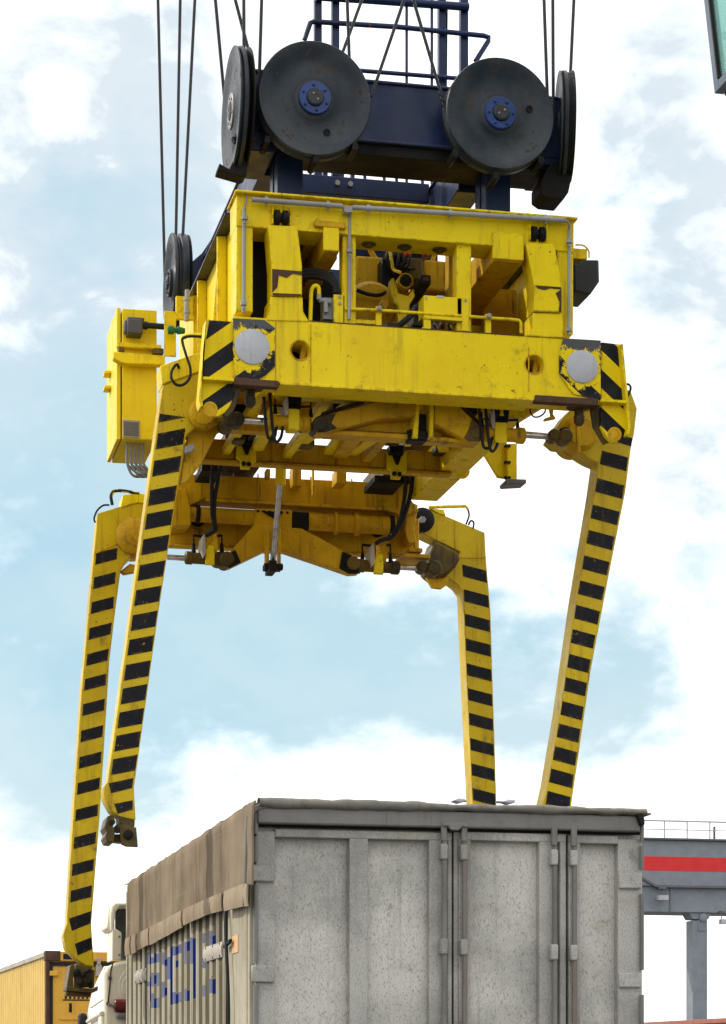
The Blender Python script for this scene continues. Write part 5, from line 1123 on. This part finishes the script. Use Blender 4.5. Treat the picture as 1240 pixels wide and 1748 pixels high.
# running gear below the frame of view
part('chassis_rail', MB().box(TB.x - 0.55, TB.x - 0.43, YT + 0.2, yfar + 1.6, 0.85, 1.15).box(TB.x + 0.43, TB.x + 0.55, YT + 0.2, yfar + 1.6, 0.85, 1.15).box(xs + 0.1, xr - 0.1, YT + 0.05, YT + 0.15, 0.5, 0.62), 'gantry_dark', T)
def wheel(par, x, y, r=0.5, wd_=0.32):
    w_ = part('wheel', MB().lathe([(r * 0.55, 0), (r * 0.97, 0.01), (r, 0.04), (r, wd_ - 0.04), (r * 0.97, wd_ - 0.01), (r * 0.55, wd_)], (x, y, r), (1, 0, 0), 40), 'rubber', par, bevel=0)
    part('rim', MB().lathe([(r * 0.56, 0.03), (r * 0.5, 0.02), (r * 0.3, 0.07), (r * 0.2, 0.03), (r * 0.2, 0.2), (r * 0.56, wd_ - 0.03)], (x, y, r), (1, 0, 0), 32), 'gantry', w_, bevel=0)
for yy in (15.5, 16.8, 18.1):
    wheel(T, xs + 0.05, yy); wheel(T, xr - 0.37, yy)

# ================================================================== TRACTOR UNIT
YB = 21.3
xcl = P(178, 1690, YB).x; xcr = xcl + 2.5
CB = V(((xcl + xcr) / 2, YB + 1.2, 0))
tractor = root('truck_cab', CB, 'cream truck cab with tall roof fairing in front of the grey trailer', 'truck')
K = tractor
prof = [PX(172, 1658, xcl), PX(167, 1668, xcl), PX(161, 1681, xcl), PX(156, 1696, xcl), PX(152, 1714, xcl), PX(147, 1742, xcl)]
pr = [(xcl, YB + 0.06, 0.75), (xcl, YB + 0.06, P(180, 1648, YB).z)] + [(xcl, p.y, p.z) for p in prof] + [(xcl, prof[-1].y + 0.25, 1.3), (xcl, prof[-1].y + 0.25, 0.75)]
part('cab_body', MB().prism(pr, (2.5, 0, 0)), 'white', K, bevel=0.02)
zc1 = P(200, 1638, YB).z
rw = part('rear_panel', MB().prism([(xcl + 0.0, YB, 0.95), (xcl + 0.0, YB, P(180, 1662, YB).z), (xcl + 0.03, YB, P(180, 1650, YB).z), (xcl + 0.12, YB, zc1 - 0.02), (xcl + 0.25, YB, zc1), (xcr - 0.25, YB, zc1), (xcr - 0.03, YB, P(180, 1650, YB).z), (xcr, YB, 0.95)], (0, 0.10, 0)), 'cream', K, bevel=0.03)
part('panel_emboss', MB().prism([P(x, y, YB - 0.008) for x, y in ((207, 1666), (214, 1657), (232, 1655), (232, 1709), (210, 1708), (203, 1698), (203, 1676))], (0, 0.012, 0)), 'cream', rw, bevel=0.006)
part('panel_emboss', MB().prism([P(x, y, YB - 0.012) for x, y in ((211, 1672), (218, 1664), (232, 1663), (232, 1702), (214, 1701), (208, 1694), (208, 1680))], (0, 0.012, 0)), 'cream', rw, bevel=0.006)
part('panel_seam', MB().tube([P(194, 1642, YB - 0.004), P(190, 1655, YB - 0.004), P(188, 1680, YB - 0.004), P(185, 1712, YB - 0.004)], 0.006, 6), 'dark', rw, bevel=0)
part('seam_clip', MB().pbox(185.5, 1666, 191, 1672, YB - 0.03, YB).pbox(182, 1710, 187, 1716, YB - 0.03, YB), 'grey_plastic', rw)
part('air_strut', MB().bar(P(185, 1714, YB - 0.05), P(212, 1727, YB - 0.05), 0.025, 0.025).pbox(200, 1733, 222, 1739, YB - 0.08, YB), 'gantry_dark', K)
part('marker_lamp', MB().lathe([(0.05, 0.1), (0.06, 0.09), (0.06, -0.09), (0.05, -0.10)], P(214, 1717, YB - 0.05), (1, 0, 0), 16), 'lampred', K, bevel=0)
part('side_skirt', MB().box(xcl - 0.03, xcl + 0.3, YB + 0.02, YB + 0.25, 0.9, P(180, 1724, YB).z), 'cream', K, bevel=0.02)
part('body_line', MB().tube([PX(176, 1706, xcl - 0.004), PX(155, 1720, xcl - 0.004)], 0.006, 6, smooth=False).tube([PX(174, 1730, xcl - 0.02), PX(163, 1736, xcl - 0.03), PX(150, 1744, xcl - 0.03)], 0.02, 8), 'cream', K, bevel=0)
part('mirror_arm', MB().box(xcl - 0.08, xcl, prof[-1].y - 0.15, prof[-1].y + 0.05, P(150, 1746, 22.5).z - 0.1, P(150, 1728, 22.5).z), 'rubber', K, bevel=0.03)
# roof fairing: hollow shell open to the rear
def ring(pts, Y): return [P(u, v, Y) for u, v in pts]
fo = [(190, 1588), (189, 1560), (191, 1546), (197, 1541), (260, 1539)]
fr = part('roof_fairing', MB().prism(ring([(190, 1590), (189, 1560), (191, 1547), (197, 1541), (320, 1539), (320, 1546), (206, 1547), (198, 1556), (196, 1572), (196, 1588)], YB + 0.02), (0, 0.55, 0)), 'cream', K, bevel=0.015)
part('fairing_side', MB().prism(ring([(183, 1584), (186, 1552), (190, 1545), (190, 1590)], YB + 0.12), (0, 0.5, 0)), 'cream', fr, bevel=0.01)
part('fairing_inner', MB().prism(ring([(198, 1548), (330, 1546), (330, 1640), (206, 1640), (205, 1600), (198, 1588)], YB + 0.40), (0, 0.1, 0)), 'gantry_dark', fr, bevel=0.02)
part('fairing_strut', MB().prism(ring([(192, 1586), (198, 1585), (208, 1592), (208, 1600), (207, 1638), (192, 1640)], YB + 0.02), (0, 0.06, 0)).prism(ring([(192, 1586), (195, 1586), (194, 1640), (191, 1640)], YB + 0.06), (0, 0.4, 0)), 'cream', fr, bevel=0.01)
fs_ = MB()
for u, v in ((207, 1551), (204, 1599), (204, 1630)): fs_.lathe([(0.010, 0), (0.010, -0.01)], P(u, v, YB + 0.02), (0, 1, 0), 8)
part('fairing_screw', fs_, 'rod_rust', fr, bevel=0)
part('cab_chassis', MB().box(CB.x - 0.5, CB.x + 0.5, YB - 1.2, YB + 2.0, 0.6, 0.9), 'gantry_dark', K)
for yy in (YB + 1.0, YB - 0.6):
    wheel(K, xcl + 0.02, yy); wheel(K, xcr - 0.34, yy)

# ================================================================== YELLOW CONTAINER
YY = 33.0
cp = P(79, 1624, YY)
CR = math.radians(2.45)
yc = root('shipping_container', (cp.x, cp.y, 0), 'ochre yellow shipping container with rusty corner behind the far left leg', 'container', rz=CR)
ht = cp.z; wdt = 2.44; ln_ = 12.2; z0c = 1.15
mpp = YY / CA / F        # metres per photo pixel at its door end
part('door_end', MB().box(0.0, wdt, 0.06, 0.14, z0c, ht - 0.10), 'y_cont', yc)
fr_ = part('end_frame', MB().box(0, 0.05, 0.0, 0.16, z0c, ht - 0.13).box(wdt - 0.10, wdt, 0.0, 0.16, z0c, ht - 0.13), 'rust', yc)
part('end_header', MB().box(0.20, wdt - 0.2, 0.0, 0.16, ht - 0.13, ht), 'y_cont', yc)
part('corner_casting', MB().box(-0.01, 0.20, -0.01, 0.18, ht - 0.13, ht + 0.01).box(wdt - 0.2, wdt + 0.01, -0.01, 0.18, ht - 0.13, ht + 0.01), 'rust', yc)
part('header_marks', MB().box(0.24, 0.40, -0.004, 0.0, ht - 0.11, ht - 0.03).box(0.5, 0.62, -0.004, 0.0, ht - 0.11, ht - 0.03), 'black_paint', yc, bevel=0)
part('door_seal', MB().box(0.05, 0.10, 0.035, 0.06, z0c, ht - 0.14).box(0.10, wdt - 0.12, 0.035, 0.06, ht - 0.20, ht - 0.145), 'rubber', yc, bevel=0.003)
part('door_hinge', MB().box(0.03, 0.18, 0.01, 0.055, ht - 0.34, ht - 0.27).box(0.03, 0.18, 0.01, 0.055, ht - 1.3, ht - 1.2), 'y_cont', yc)
lkr = part('locking_bar', MB().cyl((0.74, 0.03, z0c), (0.74, 0.03, ht - 0.10), 0.02, 10), 'y_cont', yc, bevel=0)
part('bar_keeper', MB().box(0.70, 0.78, -0.02, 0.05, ht - 0.34, ht - 0.18).box(0.715, 0.765, -0.03, 0.05, ht - 0.18, ht - 0.08), 'strap', lkr)
chk = MB()
for k in range(6): chk.box(0.27 + k * 0.06, 0.30 + k * 0.06, 0.052, 0.056, ht - 0.66, ht - 0.585)
chk.box(0.24, 0.62, 0.052, 0.056, ht - 0.685, ht - 0.668).box(0.33, 0.37, 0.052, 0.056, ht - 0.85, ht - 0.72)
part('check_marks', chk, 'black_paint', yc, bevel=0)
part('door_rib', MB().box(0.20, wdt - 0.3, 0.045, 0.06, ht - 0.96, ht - 0.93), 'y_cont', yc)
part('top_rail', MB().box(-0.01, 0.06, 0.18, ln_, ht - 0.07, ht), 'strap', yc)
sd_ = MB(); p_ = 0.27; y = 0.18; X0 = 0.012
n_ = int((ln_ - 0.4) / p_)
for k in range(n_):
    ya = 0.18 + k * p_
    prs = [(ya, 0.05), (ya + p_ * 0.28, 0.05), (ya + p_ * 0.5, 0.012), (ya + p_ * 0.78, 0.012), (ya + p_, 0.05)]
    for (a1, x1_), (a2, x2_) in zip(prs, prs[1:]): sd_.face([(x1_, a1, z0c), (x1_, a1, ht - 0.07), (x2_, a2, ht - 0.07), (x2_, a2, z0c)])
part('corrugated_side', sd_, 'y_cont_sunlit', yc, bevel=0, normals=False)
part('container_roof', MB().box(0.06, wdt, 0.16, ln_, ht - 0.06, ht - 0.02).box(wdt - 0.06, wdt, 0.16, ln_, z0c, ht - 0.06).box(0.06, wdt, ln_, ln_ + 0.1, z0c, ht), 'y_cont', yc)
wg = MB().box(0.1, wdt - 0.1, 0.2, ln_ - 0.1, 0.75, 1.149)
for yy in (1.5, 3.3, 9.0, 10.8):
    for x in (0.35, wdt - 0.55): wg.lathe([(0.42, 0), (0.45, 0.03), (0.42, 0.18)], (x, yy, 0.45), (1, 0, 0), 24)
part('wagon_frame', wg, 'gantry_dark', yc)

# ================================================================== RED CONTAINER, bottom right
YQ = 38.0
a = P(1240, 1737, YQ); c = P(1130, 1749.5, YQ * 1.0)
rq = root('red_container', (a.x + 0.8, YQ + 3, 0), 'rust red container roof edge low beside the grey gantry leg', 'container')
xq = P(1262, 1735, YQ).x
zq = P(1262, 1737, YQ).z
yq1 = PX(1128, 1750, xq).y
part('red_side', MB().box(xq, xq + 2.44, YQ, YQ + 12.2, 0.15, zq), 'red_cont', rq)
rr_ = MB()
for k in range(40): rr_.box(xq - 0.03, xq, YQ + 0.15 + k * 0.3, YQ + 0.30 + k * 0.3, 0.3, zq - 0.10)
part('side_rib', rr_, 'red_cont', rq, bevel=0.008)
part('red_top_rail', MB().box(xq - 0.04, xq + 0.04, YQ, YQ + 12.2, zq - 0.08, zq + 0.004), 'red_cont', rq)

# ================================================================== GANTRY CRANE, background
YG = 90.0
gb0 = P(1199, 1819, YG)
gan = root('gantry_crane', (gb0.x, YG, 0), 'distant grey gantry crane girder with a red stripe right of the trailer', 'gantry crane')
def gz(v, u=1170): return P(u, v, YG).z
def gx(u): return P(u, 1600, YG).x
XA, XB = gx(820), gx(1720)
part('girder', MB().box(XA, XB, YG, YG + 2.4, gz(1513), gz(1435)), 'gantry', gan, bevel=0.02)
part('girder_cap', MB().box(XA, XB, YG - 0.18, YG + 2.6, gz(1435), gz(1431.5)), 'gantry_dark', gan, bevel=0.02)
part('red_stripe', MB().box(XA, XB, YG - 0.012, YG, gz(1487), gz(1463)), 'red', gan, bevel=0)
part('lower_girder', MB().box(gx(1060), XB, YG + 0.15, YG + 2.2, gz(1557), gz(1513)), 'gantry', gan, bevel=0.02)
part('girder_ledge', MB().box(gx(1119), XB, YG - 0.10, YG + 0.15, gz(1515.5), gz(1511.5)).bar((gx(1095), YG - 0.02, gz(1500)), (gx(1119), YG - 0.02, gz(1513.5)), 0.18, 0.09, (0, 0, 1)), 'gantry_dark', gan)
for uc in (1199.5, 1640):
    lx0, lx1 = gx(uc - 12), gx(uc + 13)
    lg_ = part('gantry_leg', MB().box(lx0, lx1, YG + 0.3, YG + 1.1, 0.3, gz(1570)), 'gantry', gan, bevel=0.03)
    part('leg_flare', MB().prism([(gx(uc - 19), YG + 0.25, gz(1556)), (gx(uc + 20), YG + 0.25, gz(1556)), (gx(uc + 13.5), YG + 0.25, gz(1568)), (gx(uc - 12.5), YG + 0.25, gz(1568))], (0, 0.9, 0)), 'gantry', lg_)
    part('leg_pin', MB().lathe([(0.16, 0.2), (0.16, -0.08), (0.10, -0.10)], (gx(uc + 4), YG + 0.22, gz(1565)), (0, 1, 0), 20), 'gantry', lg_, bevel=0)
    part('leg_plate', MB().box(gx(uc - 3), gx(uc + 12), YG + 0.27, YG + 0.30, gz(1588), gz(1566)), 'gantry', lg_)
    part('leg_bogie', MB().box(lx0 - 0.6, lx1 + 0.6, YG - 0.6, YG + 2.0, 0.0, 0.6), 'gantry_dark', lg_)
hr_ = MB(); zt1, zt2 = gz(1431.5), gz(1402)
hr_.cyl((XA, YG, zt2), (XB, YG, zt2), 0.035, 6).cyl((XA, YG, (zt1 + zt2) / 2), (XB, YG, (zt1 + zt2) / 2), 0.022, 6)
u = 825
while u < 1715:
    hr_.cyl((gx(u), YG, zt1), (gx(u), YG, zt2), 0.03, 6); u += 38.7
part('handrail', hr_, 'disc', gan, bevel=0)
for u, v in ((1128, 1518), (1234, 1557)):
    lm = part('work_lamp', MB().box(gx(u - 8), gx(u + 8), YG - 0.4, YG - 0.1, gz(v + 20), gz(v + 12)), 'disc', gan)
    part('lamp_hanger', MB().box(gx(u - 6), gx(u - 5), YG - 0.25, YG - 0.2, gz(v + 13), gz(v)).box(gx(u + 5), gx(u + 6), YG - 0.25, YG - 0.2, gz(v + 13), gz(v)).box(gx(u - 6), gx(u + 6), YG - 0.25, YG + 0.16, gz(v) - 0.02, gz(v) + 0.06), 'gantry_dark', lm)
part('girder_post', MB().box(gx(1234), gx(1237), YG + 1.0, YG + 1.1, zt1, gz(1405)), 'gantry_dark', gan)
part('girder_seam', MB().box(gx(1145), gx(1147), YG + 0.13, YG + 0.15, gz(1557), gz(1516)), 'gantry_dark', gan, bevel=0)

# ================================================================== LAMP MAST far behind the trailer
YM = 70.0
lmx = P(826, 1362, YM)
mast = root('light_mast', (lmx.x, YM, 0), 'tip of a pale light mast peeping over the trailer tarpaulin', 'light mast')
part('mast_pole', MB().cyl((lmx.x, YM, 0), (lmx.x, YM, P(826, 1368, YM).z), 0.14, 14, 0.08), 'gantry', mast)
part('mast_arm', MB().cyl(P(784, 1367, YM), P(872, 1370, YM), 0.04, 8), 'gantry', mast, bevel=0)
for u, v in ((786, 1364), (871, 1366)):
    part('lamp_head', MB().pprism([(u - 12, v + 2), (u - 2, v - 2), (u + 8, v - 1), (u + 11, v + 3), (u, v + 6)], YM - 0.2, YM + 0.3), 'disc', mast, bevel=0.04)

# ================================================================== OPERATOR CABIN, top right corner
YO = 13.4
fc_ = P(1220, 160, YO)              # lower far left corner
xo, zo = fc_.x, fc_.z
cabn = root('crane_cabin', (xo + 0.9, YO - 1.0, zo), 'glazed grey crane operator cabin hanging at the upper right edge', 'crane cabin')
yn = YO - 2.0; rk = 0.0
def fary(z): return YO + (z - zo) * 0.28          # windscreen rakes outward with height
H_ = 2.2; Wc = 1.8; fz = 0.075
zz0, zz1 = zo, zo + H_
for xx in (xo, xo + Wc):
    dx = 0.06 if xx == xo else -0.06
    fmb = MB().prism([(xx, fary(zz0), zz0), (xx, fary(zz1), zz1), (xx, fary(zz1) - fz, zz1), (xx, fary(zz0) - fz, zz0)], (dx, 0, 0))
    fmb.prism([(xx, yn, zz0), (xx, fary(zz0) - fz, zz0), (xx, fary(zz0 + 0.06) - fz, zz0 + 0.06), (xx, yn, zz0 + 0.06)], (dx, 0, 0))
    fmb.prism([(xx, yn, zz1), (xx, fary(zz1) - fz, zz1), (xx, fary(zz1) - fz - 0.02, zz1 - 0.08), (xx, yn, zz1 - 0.08)], (dx, 0, 0))
    fmb.box(min(xx, xx + dx), max(xx, xx + dx), yn - 0.06, yn, zz0, zz1)
    part('cabin_frame', fmb, 'cabframe', cabn, bevel=0.004)
    xg = xx + dx * 0.4
    part('window_pane', MB().prism([(xg, yn, zz0 + 0.06), (xg, fary(zz0 + 0.06) - fz, zz0 + 0.06), (xg, fary(zz1 - 0.08) - fz, zz1 - 0.08), (xg, yn, zz1 - 0.08)], (dx * 0.15, 0, 0)), 'glass', cabn, bevel=0)
part('window_seal', MB().prism([(xo - 0.004, fary(zz0 + 0.07) - fz - 0.012, zz0 + 0.07), (xo - 0.004, fary(zz1 - 0.08) - fz - 0.012, zz1 - 0.08), (xo - 0.004, fary(zz1 - 0.08) - fz + 0.004, zz1 - 0.08), (xo - 0.004, fary(zz0 + 0.07) - fz + 0.004, zz0 + 0.07)], (0.02, 0, 0)), 'rubber', cabn, bevel=0)
part('windscreen', MB().prism([(xo + 0.06, fary(zz0) - 0.03, zz0 + 0.05), (xo + Wc - 0.06, fary(zz0) - 0.03, zz0 + 0.05), (xo + Wc - 0.06, fary(zz1) - 0.03, zz1 - 0.05), (xo + 0.06, fary(zz1) - 0.03, zz1 - 0.05)], (0, -0.012, 0)), 'glass', cabn, bevel=0)
part('floor_frame', MB().box(xo + 0.06, xo + Wc - 0.06, YO - 0.14, YO - 0.005, zz0 - 0.01, zz0 + 0.05).box(xo + 0.06, xo + 0.16, yn, YO - 0.14, zz0 - 0.01, zz0 + 0.05).box(xo + Wc - 0.16, xo + Wc - 0.06, yn, YO - 0.14, zz0 - 0.01, zz0 + 0.05).box(xo + 0.06, xo + Wc - 0.06, yn, yn + 0.9, zz0 - 0.01, zz0 + 0.05), 'gantry_dark', cabn)
part('floor_window', MB().box(xo + 0.16, xo + Wc - 0.16, yn + 0.9, YO - 0.14, zz0 + 0.015, zz0 + 0.028), 'glass', cabn, bevel=0)
part('rear_wall', MB().box(xo + 0.06, xo + Wc - 0.06, yn - 0.05, yn, zz0, zz1), 'interior', cabn)
part('cabin_roof', MB().box(xo - 0.02, xo + Wc + 0.02, yn - 0.1, fary(zz1) + 0.05, zz1, zz1 + 0.12), 'cabframe', cabn)
part('hanger_frame', MB().box(xo + 0.5, xo + 0.7, yn + 0.4, yn + 0.6, zz1 + 0.12, zz1 + 3).box(xo + 1.1, xo + 1.3, yn + 0.4, yn + 0.6, zz1 + 0.12, zz1 + 3), 'cabframe', cabn)
part('operator_seat', MB().box(xo + 0.65, xo + 1.15, yn + 0.5, yn + 1.0, zz0 + 0.45, zz0 + 0.58).box(xo + 0.65, xo + 1.15, yn + 0.4, yn + 0.5, zz0 + 0.5, zz0 + 1.15).box(xo + 0.85, xo + 0.95, yn + 0.7, yn + 0.8, zz0 + 0.05, zz0 + 0.45), 'rubber', cabn, bevel=0.03)
